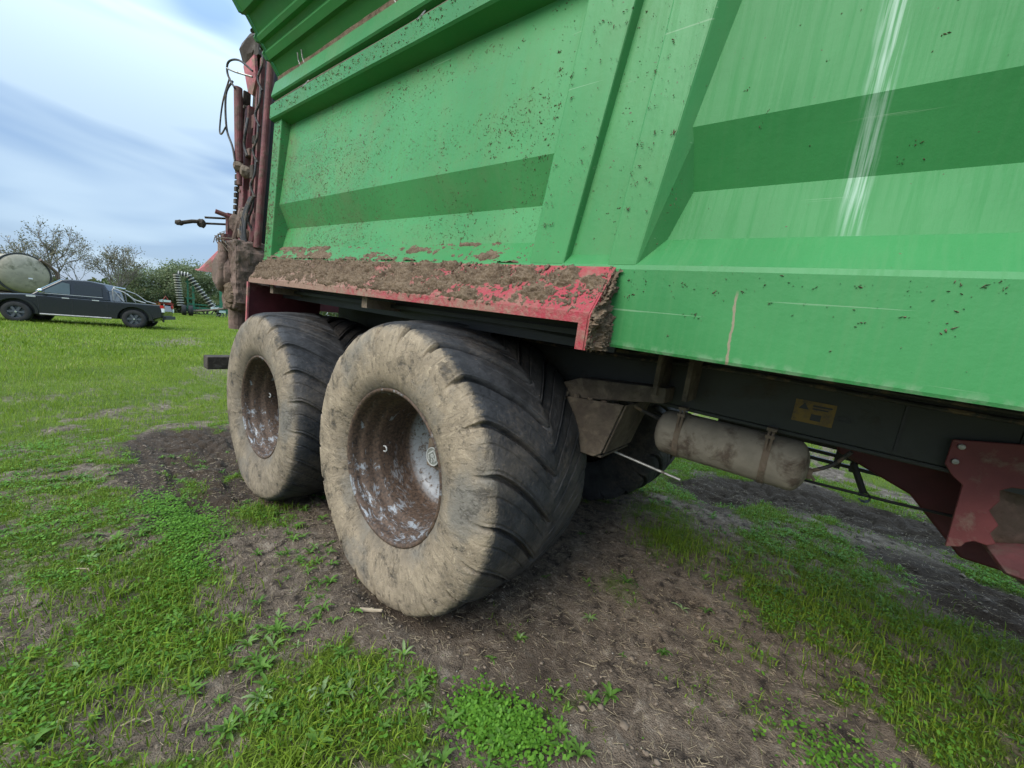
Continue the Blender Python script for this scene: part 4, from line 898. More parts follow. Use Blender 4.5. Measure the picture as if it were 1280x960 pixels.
for q in (((-2.55, -0.10, 1.15), (0.028, 0.026, 0.035), 61, 0.2), ((-2.55, -0.235, 1.12), (0.022, 0.026, 0.022), 62, 0.2)):
    mb = MB(); mb.blob(*q); R(mb, 'rod_joint', 'timberbar', arm)
mb = MB(); mb.tube([(-2.52, -0.02, 1.262), (-2.50, 0.12, 1.235)], 0.018, 8); mb.box((-2.52, 0.075, 1.17), (0.05, 0.04, 0.20)); mb.box((-2.52, 0.06, 1.08), (0.06, 0.07, 0.05)); R(mb, 'rod_bracket', 'red_dull')
mb = MB(); mb.tube([(-2.50, 0.10, 1.06), (-2.46, 0.12, 1.20), (-2.50, 0.15, 1.32)], 0.022, 8); mb.blob((-2.50, 0.12, 1.20), (0.06, 0.05, 0.08), 71, 0.35); R(mb, 'bracket_mud', 'mudred')
mb = MB(); mb.bounds((-2.72, -0.055, -0.025), (-2.60, 2.45, 0.085)); R(mb, 'rear_bumper_bar', 'timberbar', bevel=0.008)
for yy in (0.3, 2.1):
    mb = MB(); mb.prism([(-2.66, yy, 0.10), (-2.6, yy, 0.10), (-2.4, yy, 0.50), (-2.5, yy, 0.50)], (0, 0.05, 0)); R(mb, 'bumper_hanger', 'red_dark')
mb = MB(); mb.bounds((-2.75, 0.34, 0.55), (-2.70, 2.1, 2.45)); R(mb, 'beater_cover', 'red_dark')
mb = MB(); mb.hexa([(-2.72, 2.14, 0.9), (-2.15, 2.14, 0.9), (-2.15, 2.2, 0.9), (-2.72, 2.2, 0.9)], [(-2.62, 2.14, 2.45), (-2.15, 2.14, 2.45), (-2.15, 2.2, 2.45), (-2.62, 2.2, 2.45)]); R(mb, 'far_frame_plate', 'red_dark')

mb = MB(); mb.prism([(-2.60, 0.16, 0.92), (-2.40, 0.16, 0.92), (-2.24, 0.16, 1.12), (-2.36, 0.18, 1.30), (-2.62, 0.18, 1.22)], (0, 0.025, 0)); R(mb, 'lower_gusset', 'red_dull', bevel=0.004)
mb = MB(); mb.hexa([(-2.50, 0.175, 0.95), (-2.465, 0.175, 0.95), (-2.465, 0.22, 0.95), (-2.50, 0.22, 0.95)], [(-2.47, 0.235, 2.32), (-2.435, 0.235, 2.32), (-2.435, 0.28, 2.32), (-2.47, 0.28, 2.32)]); R(mb, 'inner_frame_bar', 'red_dull')
mb = MB(); mb.hexa([(-2.80, 0.262, 0.95), (-2.38, 0.262, 0.95), (-2.38, 0.275, 0.95), (-2.80, 0.275, 0.95)], [(-2.74, 0.300, 2.40), (-2.38, 0.300, 2.40), (-2.38, 0.313, 2.40), (-2.74, 0.313, 2.40)]); R(mb, 'sky_gap_plate', 'timberbar')  # added dark plate behind the frame, closes its sky gaps
mb = MB(); mb.lathe([(0.36, 0.0), (0.36, 0.075), (0.40, 0.085), (0.46, 0.085), (0.50, 0.07), (0.50, 0.0)], 20, 'x', (0.0, 0.70, 0.30)); mb.tube([(0.49, 0.70, 0.30), (0.56, 0.70, 0.26)], 0.014, 8); R(mb, 'brake_chamber', 'mudmetal')
for k, zz in enumerate((0.66, 0.635)):
    hose([(-0.2, 0.74, zz), (0.6, 0.735, zz - 0.012), (1.1, 0.738, zz + 0.008), (1.7, 0.735, zz - 0.004), (2.4, 0.738, zz)], 0.008)
hose([(0.56, 0.70, 0.34), (0.72, 0.66, 0.44), (0.84, 0.72, 0.40), (0.93, 0.79, 0.36)], 0.008)
hose([(1.45, 0.79, 0.31), (1.52, 0.80, 0.36), (1.56, 0.77, 0.43)], 0.007)

for (x_, z_, w_, h_) in ((-2.55, 1.78, 0.10, 0.06), (-2.43, 1.62, 0.07, 0.10), (-2.55, 1.33, 0.12, 0.05), (-2.42, 1.86, 0.06, 0.06), (-2.33, 1.18, 0.06, 0.08)):
    mb = MB(); mb.box((x_, 0.20 + (z_ - 1) * 0.035, z_), (w_, 0.06, h_)); R(mb, 'frame_lug', random.choice(('red_dull', 'timberbar', 'mudred')), bevel=0.006)
for k in range(5):
    zz = 1.15 + k * 0.26; hose([(-2.30, 0.17 + 0.03 * k * 0.4, zz), (-2.335, 0.15 + 0.03 * k * 0.4, zz + 0.08), (-2.30, 0.165 + 0.03 * k * 0.4, zz + 0.17), (-2.31, 0.175 + 0.03 * k * 0.4, zz + 0.28)], 0.008)
for k in range(6):
    zz = 1.05 + k * 0.22; mb = MB(); mb.lathe([(0.155 + (zz - 0.9) * 0.04, 0.0), (0.155 + (zz - 0.9) * 0.04, 0.014), (0.175 + (zz - 0.9) * 0.04, 0.014)], 6, 'y', (-2.66, 0, zz)); R(mb, 'frame_bolt', 'mudmetal')

# ------------------------------------------------------------------ pickup truck
def car_paint():
    m, nt, p = new_mat('dark_blue_black_paint'); setp(p, rough=0.25, spec=0.4, coat=0.35)
    oc = objco(nt); sx = N(nt, 'ShaderNodeSeparateXYZ'); nt.links.new(oc, sx.inputs[0])
    c = mixcol(nt, math_(nt, 'MULTIPLY', mrange(nt, sx.outputs[2], 0.9, 0.35), mrange(nt, noise(nt, 3, 5, 0.6, oc), 0.3, 0.7, 0.15, 0.7)), (0.006, 0.009, 0.013), (0.022, 0.020, 0.018))
    nt.links.new(c, p.inputs['Base Color']); return m
MATS['car'] = car_paint()
MATS['glass'] = simple('tinted_glass', (0.012, 0.016, 0.018), 0.06, 0, 0.1, 3, 0)
MATS['glass_clear'] = simple('side_glass', (0.06, 0.085, 0.09), 0.05, 0, 0.1, 3, 0)
MATS['screen'] = simple('painted_sky_screen', (0.45, 0.55, 0.60), 0.06, 0.55, 0.05, 3, 0)  # pale blue colour paints in the sky reflected by the windscreen
MATS['chrome'] = simple('chrome_trim', (0.75, 0.76, 0.78), 0.18, 1.0, 0.05, 3, 0)
MATS['carrubber'] = simple('car_tyre_rubber', (0.022, 0.021, 0.020), 0.85, 0, 0.3, 8, 0.2)
MATS['alloy'] = simple('dark_alloy', (0.10, 0.105, 0.115), 0.45, 0.6, 0.2, 6, 0)
MATS['carblack'] = simple('black_trim', (0.012, 0.012, 0.013), 0.6, 0, 0.2, 6, 0)
m, nt, p = new_mat('red_lens'); setp(p, col=(0.45, 0.01, 0.012), rough=0.15); MATS['redlens'] = m
m, nt, p = new_mat('clear_lens'); setp(p, col=(0.75, 0.75, 0.76), rough=0.12); MATS['clearlens'] = m
def pickup():
    r = empty('pickup_truck', (-23.14, 0.72, float(terrain(np.array(-23.0), np.array(0.7))) - 0.02), (0, 0, math.atan2(-0.935, -0.355)))
    r.scale = (1.04, 1.04, 1.0)
    tag(r, 'dark double-cab pickup truck with chrome sports bar parked on the grass', 'truck')
    WB = 1.61
    def arc(cx, rad, a0, a1, n=10): return [(cx + rad * math.cos(R_(a0 + (a1 - a0) * k / n)), 0.40 + rad * math.sin(R_(a0 + (a1 - a0) * k / n))) for k in range(n + 1)]
    # lower body, x forward; outline with wheel arches
    low = [(-2.50, 0.52), (-2.53, 0.80), (-2.49, 1.06), (-0.82, 1.075), (1.05, 1.10), (1.45, 1.10), (2.10, 1.03), (2.40, 0.94), (2.53, 0.80), (2.56, 0.52), (2.35, 0.36)]
    low += arc(WB, 0.49, -8, 188)[0:] + [(0.95, 0.33), (-0.95, 0.35)] + arc(-WB, 0.49, -6, 190) + [(-2.30, 0.46)]
    secs = [(-0.925, 0.955, 0.0), (-0.80, 1.0, 0.0), (0.80, 1.0, 0.0), (0.925, 0.955, 0.0)]
    mb = MB(); n = len(low); vs = []
    for (y, k, _) in secs:
        for (x, z) in low: vs.append((x * (0.985 if k < 1 else 1), y, 0.62 + (z - 0.62) * (0.965 if k < 1 and z > 0.62 else 1.0)))
    fs = [tuple(range(n - 1, -1, -1)), tuple(range(3 * n, 4 * n))] + [(j * n + i, j * n + (i + 1) % n, (j + 1) * n + (i + 1) % n, (j + 1) * n + i) for j in range(3) for i in range(n)]
    mb.add(vs, fs); body = mb.build('body', 'car', r, bevel=0.03)
    # flared arches
    for cx in (WB, -WB):
        mb = MB(); a = arc(cx, 0.50, -4, 184, 16); b = arc(cx, 0.58, -4, 184, 16)
        poly = a + b[::-1]
        for s in (-1, 1):
            mb = MB(); mb.prism([(x, s * 0.915, z) for x, z in poly], (0, s * 0.035, 0)); mb.build('wheel_arch_flare', 'car', r)
        mb = MB(); mb.bounds((cx - 0.46, -0.78, 0.35), (cx + 0.46, 0.78, 0.86)); mb.build('wheel_well', 'carblack', r)
    # cab
    cab = [(-0.92, 1.055), (-0.86, 1.45), (-0.72, 1.745), (-0.30, 1.815), (0.25, 1.80), (0.45, 1.765), (1.12, 1.20), (1.25, 1.075)]
    mb = MB(); n = len(cab); vs = []
    for y, sgn in ((-0.86, -1), (0.86, 1)):
        for (x, z) in cab: vs.append((x, sgn * (0.875 - 0.20 * (z - 1.05)), z))
    fs = [tuple(range(n - 1, -1, -1)), tuple(range(n, 2 * n))] + [(i, (i + 1) % n, n + (i + 1) % n, n + i) for i in range(n)]
    mb.add(vs, fs); mb.build('cab', 'car', r, bevel=0.04)
    def side(poly, name, mat, s, off=0.012, th=0.006):
        q = [(x, s * (0.875 - 0.20 * (z - 1.05) + off), z) for x, z in poly]; m2 = MB(); m2.prism(q, (0, s * th, 0)); return m2.build(name, mat, r)
    for s in (-1, 1):
        side([(0.20, 1.20), (0.22, 1.62), (0.42, 1.66), (0.86, 1.30), (0.88, 1.21)], 'side_window', 'glass_clear', s)
        side([(-0.70, 1.22), (-0.66, 1.58), (0.10, 1.64), (0.09, 1.20)], 'side_window', 'glass', s)
        m2 = MB(); m2.bounds((-0.72, s * 0.925, 1.170), (0.98, s * 0.935, 1.188)); m2.build('window_trim', 'chrome', r)
        for x in (0.20, -0.62):
            m2 = MB(); m2.bounds((x, s * 0.925, 1.025), (x + 0.20, s * 0.955, 1.065)); m2.build('door_handle', 'chrome', r)
        for x in (0.13, -0.84, 1.02):
            m2 = MB(); m2.bounds((x, s * 0.9225, 0.45), (x + 0.012, s * 0.9275, 1.05)); m2.build('door_gap', 'carblack', r)
        m2 = MB(); m2.blob((0.92, s * 1.03, 1.26), (0.07, 0.10, 0.085), 3, 0.08); m2.build('wing_mirror', 'chrome', r, smooth=True)
        m2 = MB(); m2.bounds((1.08, s * 0.925, 1.0), (1.32, s * 0.94, 1.06)); m2.build('wing_vent', 'chrome', r)
        m2 = MB(); m2.tube([(1.0, s * 0.93, 0.36), (-0.95, s * 0.93, 0.36)], 0.035, 8); m2.build('side_step', 'steel', r)
        m2 = MB(); m2.bounds((-2.535, s * 0.70, 0.93), (-2.43, s * 0.925, 1.06)); m2.build('tail_light', 'redlens', r)
        m2 = MB(); m2.bounds((-2.545, s * 0.72, 0.76), (-2.44, s * 0.92, 0.925)); m2.build('tail_light_clear', 'clearlens', r)
        m2 = MB(); m2.bounds((-2.20, s * 0.68, 0.28), (-2.17, s * 0.90, 0.46)); m2.build('mud_flap', 'carblack', r)
        m2 = MB(); m2.bounds((2.20, s * 0.62, 0.84), (2.46, s * 0.90, 0.96)); m2.build('headlight', 'clearlens', r)
        # sports bar
        m2 = MB(); m2.tube([(-0.98, s * 0.74, 1.10), (-0.96, s * 0.70, 1.55), (-0.99, s * 0.60, 1.66)], 0.028, 8); m2.tube([(-0.97, s * 0.71, 1.60), (-1.30, s * 0.74, 1.48), (-1.62, s * 0.76, 1.20), (-1.95, s * 0.77, 1.10)], 0.024, 8); m2.tube([(-1.02, s * 0.74, 1.48), (-1.28, s * 0.75, 1.10)], 0.02, 8); m2.build('sports_bar', 'steel', r)
        m2 = MB(); m2.bounds((-2.46, s * 0.80, 1.035), (-1.0, s * 0.90, 1.062)); m2.build('bed_rail', 'steel', r)
    m2 = MB(); m2.tube([(-0.99, -0.60, 1.66), (-0.99, 0.60, 1.66)], 0.04, 8); m2.build('sports_hoop', 'chrome', r)
    m2 = MB(); m2.prism([(0.46, -0.66, 1.775), (1.10, -0.80, 1.235), (1.10, 0.80, 1.235), (0.46, 0.66, 1.775)], (0.02, 0, 0.02)); m2.build('windscreen', 'screen', r)
    m2 = MB(); m2.bounds((-2.60, -0.85, 0.44), (-2.49, 0.85, 0.58)); m2.build('rear_bumper', 'carblack', r)
    m2 = MB(); m2.bounds((2.40, -0.85, 0.42), (2.62, 0.85, 0.66)); m2.build('front_bumper', 'carblack', r)
    tyre = None
    for x in (WB, -WB):
        for s in (-1, 1):
            if tyre is None:
                m2 = MB(); m2.lathe([(-0.12, 0.23), (-0.13, 0.27), (-0.125, 0.35), (-0.10, 0.385), (0.10, 0.385), (0.125, 0.35), (0.13, 0.27), (0.12, 0.23)], 32, 'y'); w = m2.build('wheel', 'carrubber', r, (x, s * 0.80, 0.385), smooth=True)
                m2 = MB(); m2.lathe([(0.10, 0.24), (0.115, 0.235), (0.05, 0.20), (0.04, 0.0)], 32, 'y')
                for k in range(6):
                    a = k * math.pi / 3; rot = Matrix.Rotation(-a, 3, 'Y'); m2.box(rot @ Vector((0.125, 0.085, 0)), (0.19, 0.05, 0.075), rot)
                m2.lathe([(0.11, 0.05), (0.125, 0.045), (0.125, 0.0)], 12, 'y')
                rm = m2.build('rim', 'alloy', w); m2 = MB(); m2.lathe([(0.126, 0.035), (0.132, 0.03), (0.132, 0.0)], 12, 'y'); cp = m2.build('centre_cap', 'chrome', w)
                tyre = (w, rm, cp)
                if s < 0: w.rotation_euler.z = math.pi
            else:
                w2 = tyre[0].copy(); COL.objects.link(w2); w2.location = (x, s * 0.80, 0.385); w2.rotation_euler.z = math.pi if s < 0 else 0
                for ch in tyre[1:]:
                    c2 = ch.copy(); COL.objects.link(c2); c2.parent = w2
pickup()

# ------------------------------------------------------------------ slurry tanker end behind the pickup
MATS['tankshell'] = simple('mossy_galvanised_tank', (0.33, 0.285, 0.205), 0.75, 0.1, 0.3, 1.6, 0.2, dirt=0.3, dirtcol=(0.14, 0.13, 0.08), dscale=1.5)
MATS['tankring'] = simple('dark_tank_ring', (0.035, 0.033, 0.032), 0.7, 0, 0.3, 5, 0.2)
def slurry():
    gz = float(terrain(np.array(-31.0), np.array(-0.9)))
    r = empty('slurry_tanker', (-31.2, -0.85, gz), (0, 0, math.atan2(-0.42, -0.91)))   # local +x runs away from the camera
    tag(r, 'mossy grey cylindrical slurry tank with dished end behind the pickup bonnet', 'tank')
    c = (0, 0, 1.93)
    mb = MB(); mb.lathe([(-0.22, 0.0), (-0.20, 0.3), (-0.13, 0.65), (-0.02, 0.90), (0.06, 0.965), (5.0, 0.965), (5.15, 0.7), (5.2, 0.0)], 48, 'x', c); mb.build('tank_shell', 'tankshell', r, smooth=True)
    for x in (0.10, 2.4, 4.8):
        mb = MB(); mb.lathe([(x - 0.04, 0.96), (x - 0.04, 1.04), (x + 0.05, 1.04), (x + 0.05, 0.96)], 48, 'x', c); mb.build('tank_ring', 'tankring', r)
    mb = MB(); mb.box((-0.20, -0.10, 1.72), (0.02, 0.16, 0.07)); mb.build('tank_plate', 'chrome', r)
    mb = MB(); mb.tube([(-0.1, -0.55, 2.75), (0.0, -0.9, 2.55), (0.05, -1.25, 2.2), (0.1, -1.35, 1.5)], 0.07, 8); mb.build('suction_pipe', 'mudred', r)
    mb = MB(); mb.box((2.5, 0, 0.85), (4.6, 0.9, 0.16)); mb.build('chassis_frame', 'tankring', r)
    for x in (2.0, 3.5):
        for s in (-1, 1):
            mb = MB(); mb.lathe([(-0.25, 0.3), (-0.27, 0.5), (-0.2, 0.62), (0.2, 0.62), (0.27, 0.5), (0.25, 0.3), (0.1, 0.0)], 24, 'y', (x, s * 0.95, 0.62)); mb.build('wheel', 'carrubber', r, smooth=True)
    mb = MB(); mb.box((0.4, 0, 0.45), (0.12, 0.5, 0.9)); mb.build('support_leg', 'tankring', r)
slurry()

# ------------------------------------------------------------------ folded green cultivator with packer rollers
MATS['implgreen'] = simple('implement_green', (0.025, 0.145, 0.075), 0.5, 0, 0.3, 3, 0.1, dirt=0.15)
MATS['ringsteel'] = simple('pale_packer_ring', (0.42, 0.39, 0.34), 0.6, 0.3, 0.3, 3, 0.1)
MATS['ringdark'] = simple('dark_roller_core', (0.035, 0.034, 0.032), 0.7, 0.0, 0.3, 3, 0.1)
MATS['implred'] = simple('implement_red', (0.36, 0.045, 0.035), 0.55, 0, 0.3, 3, 0.1, dirt=0.15)
MATS['implwhite'] = simple('implement_pale_panel', (0.52, 0.60, 0.58), 0.5, 0, 0.15, 3, 0.1, dirt=0.1)
MATS['orange'] = simple('orange_panel', (0.62, 0.19, 0.04), 0.5, 0, 0.15, 3, 0.1)
def cultivator():
    bx, by = -42.2, 8.1; gz = float(terrain(np.array(bx), np.array(by)))
    r = empty('folded_cultivator', (bx, by, gz), (0, 0, math.atan2(0.979, 0.204)))     # local +x is sideways as seen from the trailer
    tag(r, 'tall folded green cultivator with rows of packer rings, between hedge and spreader', 'cultivator')
    def roller(p0, p1, n, rad, name='packer_roller'):
        p0, p1 = Vector(p0), Vector(p1); d = (p1 - p0).normalized(); mb = MB(); mb.tube([p0, p1], rad * 0.55, 8); core = mb.build(name, 'ringdark', r)
        for k in range(n):
            c = p0 + (p1 - p0) * ((k + 0.5) / n); mb = MB(); mb.tube([c - d * 0.035, c + d * 0.035], rad, 14); mb.build('packer_ring', 'ringsteel', core)
    roller((-0.55, 0, 0.75), (-0.78, 0, 3.45), 13, 0.25)
    roller((-0.05, 0.1, 3.5), (2.15, 0.1, 0.15), 15, 0.25)
    roller((-0.75, 0.25, 3.5), (0.05, 0.2, 3.45), 4, 0.25)
    for x0, x1, w in ((0.30, 0.30, 0.16), (-0.10, -0.05, 0.12), (2.25, 2.25, 0.22), (2.70, 2.65, 0.14)):
        mb = MB(); mb.hexa([(x0 - w / 2, 0.3, 0.35), (x0 + w / 2, 0.3, 0.35), (x0 + w / 2, 0.5, 0.35), (x0 - w / 2, 0.5, 0.35)], [(x1 - w / 2, 0.3, 3.3), (x1 + w / 2, 0.3, 3.3), (x1 + w / 2, 0.5, 3.3), (x1 - w / 2, 0.5, 3.3)]); mb.build('wing_post', 'implgreen', r)
    for z in (0.62, 1.5, 2.9):
        mb = MB(); mb.box((0.1, 0.42, z), (0.62, 0.14, 0.14)); mb.box((2.5, 0.42, z), (0.62, 0.14, 0.14)); mb.build('wing_crossbar', 'implgreen', r)
    mb = MB(); mb.box((1.2, 0.4, 0.72), (3.4, 0.18, 0.18)); mb.box((1.3, 0.4, 1.02), (2.9, 0.12, 0.12)); mb.build('main_frame', 'implgreen', r)
    mb = MB(); mb.tube([(0.2, -0.3, 0.42), (1.5, -0.3, 0.62), (2.7, -0.3, 0.9)], 0.09, 8); mb.build('drawbar', 'mudmetal', r)
    for x in (0.10, -0.35):
        mb = MB(); mb.lathe([(-0.16, 0.0), (-0.17, 0.22), (-0.15, 0.40), (-0.10, 0.44), (0.10, 0.44), (0.15, 0.40), (0.17, 0.22), (0.16, 0.0)], 20, 'x', (x, -0.25, 0.44)); mb.build('transport_wheel', 'carrubber', r, smooth=True)
    for x, z, sx_, sz_ in ((1.75, 0.75, 0.55, 0.26), (2.3, 0.55, 0.5, 0.22), (2.55, 1.0, 0.4, 0.3)):
        mb = MB(); mb.box((x, -0.15, z), (sx_, 0.3, sz_)); mb.build('pale_tool_box', 'implwhite', r, bevel=0.03)
    for k in range(5):
        mb = MB(); mb.tube([(1.9 + k * 0.22, -0.1, 0.55), (1.95 + k * 0.22, -0.2, 0.25), (1.88 + k * 0.22, -0.3, 0.08)], 0.035, 6); mb.build('tine', 'ringdark', r)
cultivator()
def red_machine():
    bx, by = -47.5, 6.2; gz = float(terrain(np.array(bx), np.array(by)))
    r = empty('red_harrow', (bx, by, gz), (0, 0, math.atan2(0.985, 0.17)))
    tag(r, 'low red and white harrow parked behind the tail of the pickup', 'harrow')
    mb = MB(); mb.box((0, 0, 0.85), (3.4, 0.14, 0.14)); mb.box((0.2, 0.9, 0.80), (3.2, 0.14, 0.14)); mb.build('frame_beam', 'implred', r)
    for k in range(6):
        x = -1.5 + k * 0.6; mb = MB(); mb.tube([(x, 0, 0.9), (x + 0.1, 0.3, 1.15 - 0.1 * (k % 2)), (x + 0.2, 0.7, 0.8), (x + 0.25, 0.4, 0.1)], 0.06, 6); mb.build('tine_arm', 'implred' if k % 2 else 'implwhite', r)
    for x in (-0.7, 0.5):
        mb = MB(); mb.lathe([(-0.1, 0.0), (-0.12, 0.3), (0.12, 0.3), (0.1, 0.0)], 16, 'y', (x, -0.3, 0.3)); mb.build('gauge_wheel', 'carrubber', r)
    mb = MB(); mb.box((0.55, -0.35, 0.62), (0.7, 0.03, 0.22), Matrix.Rotation(R_(-18), 3, 'Y')); mb.build('orange_board', 'orange', r)
    mb = MB(); mb.box((-0.9, -0.3, 0.95), (0.7, 0.3, 0.28)); mb.box((1.2, -0.3, 1.05), (0.8, 0.3, 0.2)); mb.build('seed_box', 'implwhite', r)
    for x in (-1.3, 0.9): 
        mb = MB(); mb.tube([(x, 0.1, 0.8), (x + 0.35, 0.1, 1.5), (x + 0.7, 0.1, 0.85)], 0.05, 6); mb.build('hitch_frame', 'implred', r)
red_machine()

# ------------------------------------------------------------------ trees and shrubs
def leaf_mat(name, a, b, c=None):
    m, nt, p = new_mat(name); setp(p, rough=0.6, spec=0.25)
    rv = N(nt, 'ShaderNodeAttribute', attribute_name='rnd').outputs['Fac']
    col = mixcol(nt, rv, a, b)
    if c: col = mixcol(nt, mrange(nt, rv, 0.86, 0.93), col, c)
    nt.links.new(col, p.inputs['Base Color'])
    tr = N(nt, 'ShaderNodeBsdfTranslucent'); nt.links.new(col, tr.inputs[0])
    mx = N(nt, 'ShaderNodeMixShader', inp={0: 0.35}); nt.links.new(p.outputs[0], mx.inputs[1]); nt.links.new(tr.outputs[0], mx.inputs[2])
    nt.links.new(mx.outputs[0], nt.nodes['Material Output'].inputs[0]); return m
MATS['bark'] = simple('grey_bark', (0.16, 0.135, 0.115), 0.9, 0, 0.3, 12, 0.4)
MATS['leaf_sparse'] = leaf_mat('autumn_leaves', (0.10, 0.105, 0.055), (0.22, 0.20, 0.12), (0.36, 0.31, 0.22))
MATS['leaf_willow'] = leaf_mat('willow_leaves', (0.10, 0.135, 0.055), (0.26, 0.29, 0.15))
MATS['leaf_hedge'] = leaf_mat('dark_hedge_leaves', (0.028, 0.045, 0.016), (0.085, 0.11, 0.035), (0.14, 0.13, 0.05))
def leaves(name, C, size, mat, parent, up=0.3):
    n = len(C); a = rng.normal(size=(n, 3)); a /= np.linalg.norm(a, axis=1)[:, None]
    b = rng.normal(size=(n, 3)); b -= a * (a * b).sum(1)[:, None]; b /= np.linalg.norm(b, axis=1)[:, None]
    s = size * rng.uniform(0.6, 1.4, n)[:, None]
    V = np.stack([C - a * s, C + b * s * 0.45, C + a * s, C - b * s * 0.45], 1).reshape(-1, 3); F = np.arange(n * 4).reshape(n, 4)
    return raw_mesh(name, V, F, mat, parent, attrs={'rnd': np.repeat(rng.uniform(0, 1, n), 4)})
def tree(name, label, base, h, spread, stems, depth, nleaf, lsize, lmat, seed, droop=0.0, group=None, lean=0.55, jit=0.35, twig=0.010):
    rr = random.Random(seed); gz = float(terrain(np.array(base[0]), np.array(base[1])))
    r = empty(name, (base[0], base[1], gz - 0.05)); tag(r, label, 'shrub' if 'shrub' in name or 'hedge' in name else 'tree', group)
    mb = MB(); tips = []; segs = []
    def grow(p, d, ln, rad, lv):
        pts = [p]; q = p
        for k in range(3):
            d = (d + Vector((rr.uniform(-1, 1), rr.uniform(-1, 1), rr.uniform(-0.6, 0.8) - droop * (depth - lv) * 0.3)) * 0.16).normalized()
            q = q + d * ln / 3; pts.append(q)
        mb.tube(pts, [rad, rad * 0.86, rad * 0.74, rad * 0.6], 6 if lv < depth else 4, cap=False)
        if lv <= 2: segs.extend(pts[1:])
        if lv == 0: tips.append(q); return
        for k in range(rr.choice((2, 3, 3))):
            a = rr.uniform(0, 6.28); t = rr.uniform(0.35, 0.95) * lean
            u = d.orthogonal().normalized(); w = d.cross(u)
            nd = (d + (u * math.cos(a) + w * math.sin(a)) * t * 1.5 + Vector((0, 0, 0.10 - droop))).normalized()
            grow(pts[rr.choice((2, 3, 3))], nd, ln * rr.uniform(0.62, 0.86), max(twig, rad * 0.58), lv - 1)
    for s in range(stems):
        a = rr.uniform(0, 6.28); d = Vector((math.cos(a) * spread, math.sin(a) * spread, 1)).normalized()
        grow(Vector((math.cos(a) * 0.15 * stems / 3, math.sin(a) * 0.15 * stems / 3, 0)), d, h * 0.33, 0.035 * h / math.sqrt(stems), depth)
    mb.build('trunk', 'bark', r, recalc=False)
    base_pts = np.array([tuple(v) for v in (tips + segs)])
    C = base_pts[rng.integers(0, len(base_pts), nleaf)] + rng.normal(0, jit, (nleaf, 3))
    C[:, 2] = np.maximum(C[:, 2], 0.1)
    leaves('crown', C, lsize, lmat, r)
    return r
tree('bare_tree', 'tall thin-leaved autumn tree above the slurry tank', (-43.5, 0.2), 5.3, 0.45, 3, 5, 3600, 0.06, 'leaf_sparse', 3, group='trees behind the pickup', jit=0.13, twig=0.012)
tree('bare_tree', 'rounded thin-leaved autumn tree behind the pickup cab', (-42.0, 2.9), 4.6, 0.65, 4, 5, 3800, 0.06, 'leaf_sparse', 8, group='trees behind the pickup', jit=0.13, twig=0.012)
tree('willow_shrub', 'pale green willow shrub left in the row behind the pickup tail', (-52, 7.0), 4.0, 0.5, 6, 4, 9000, 0.10, 'leaf_willow', 21, group='willow shrubs', jit=0.4)
tree('willow_shrub', 'tallest pale green willow shrub, centre of the row behind the hedge', (-54, 9.6), 5.3, 0.45, 6, 4, 11000, 0.11, 'leaf_willow', 22, group='willow shrubs', jit=0.42)
tree('willow_shrub', 'pale green willow shrub behind the folded cultivator rings', (-54, 12.2), 5.0, 0.5, 6, 4, 10000, 0.11, 'leaf_willow', 23, group='willow shrubs', jit=0.42)
tree('willow_shrub', 'lowest pale willow shrub right of the cultivator rings', (-57, 15.6), 3.0, 0.55, 6, 4, 8000, 0.10, 'leaf_willow', 24, group='willow shrubs', jit=0.4)
tree('hedge_shrub', 'dark hedge bush directly behind the pickup bed', (-48.5, 6.2), 1.9, 0.7, 8, 3, 9000, 0.085, 'leaf_hedge', 31, group='dark hedge bushes', jit=0.3)
tree('hedge_shrub', 'dark hedge bush behind the red harrow', (-49.0, 8.2), 2.2, 0.7, 8, 3, 9000, 0.085, 'leaf_hedge', 32, group='dark hedge bushes', jit=0.3)
tree('hedge_shrub', 'dark hedge bush behind the left packer roller', (-50, 10.2), 2.3, 0.7, 8, 3, 9000, 0.085, 'leaf_hedge', 33, group='dark hedge bushes', jit=0.3)
tree('hedge_shrub', 'dark hedge bush left of the rounded autumn tree foot', (-46.5, 4.2), 1.8, 0.7, 8, 3, 8000, 0.085, 'leaf_hedge', 34, group='dark hedge bushes', jit=0.3)
# a far wooded skyline, too far to tell trees apart
n = 26000; ang = rng.uniform(R_(95), R_(265), n); rad = rng.normal(150, 10, n)
hh = 3.0 + 3.5 * fbm(ang * 22, ang * 0 + 3, 5, 4); zz = rng.uniform(0, 1, n) ** 0.7 * hh + 1.0
far = leaves('far_wood', np.stack([rad * np.cos(ang), rad * np.sin(ang), zz], 1), 0.75, 'leaf_hedge', None)
tag(far, 'low line of distant trees along the horizon', 'wood', kind='stuff')

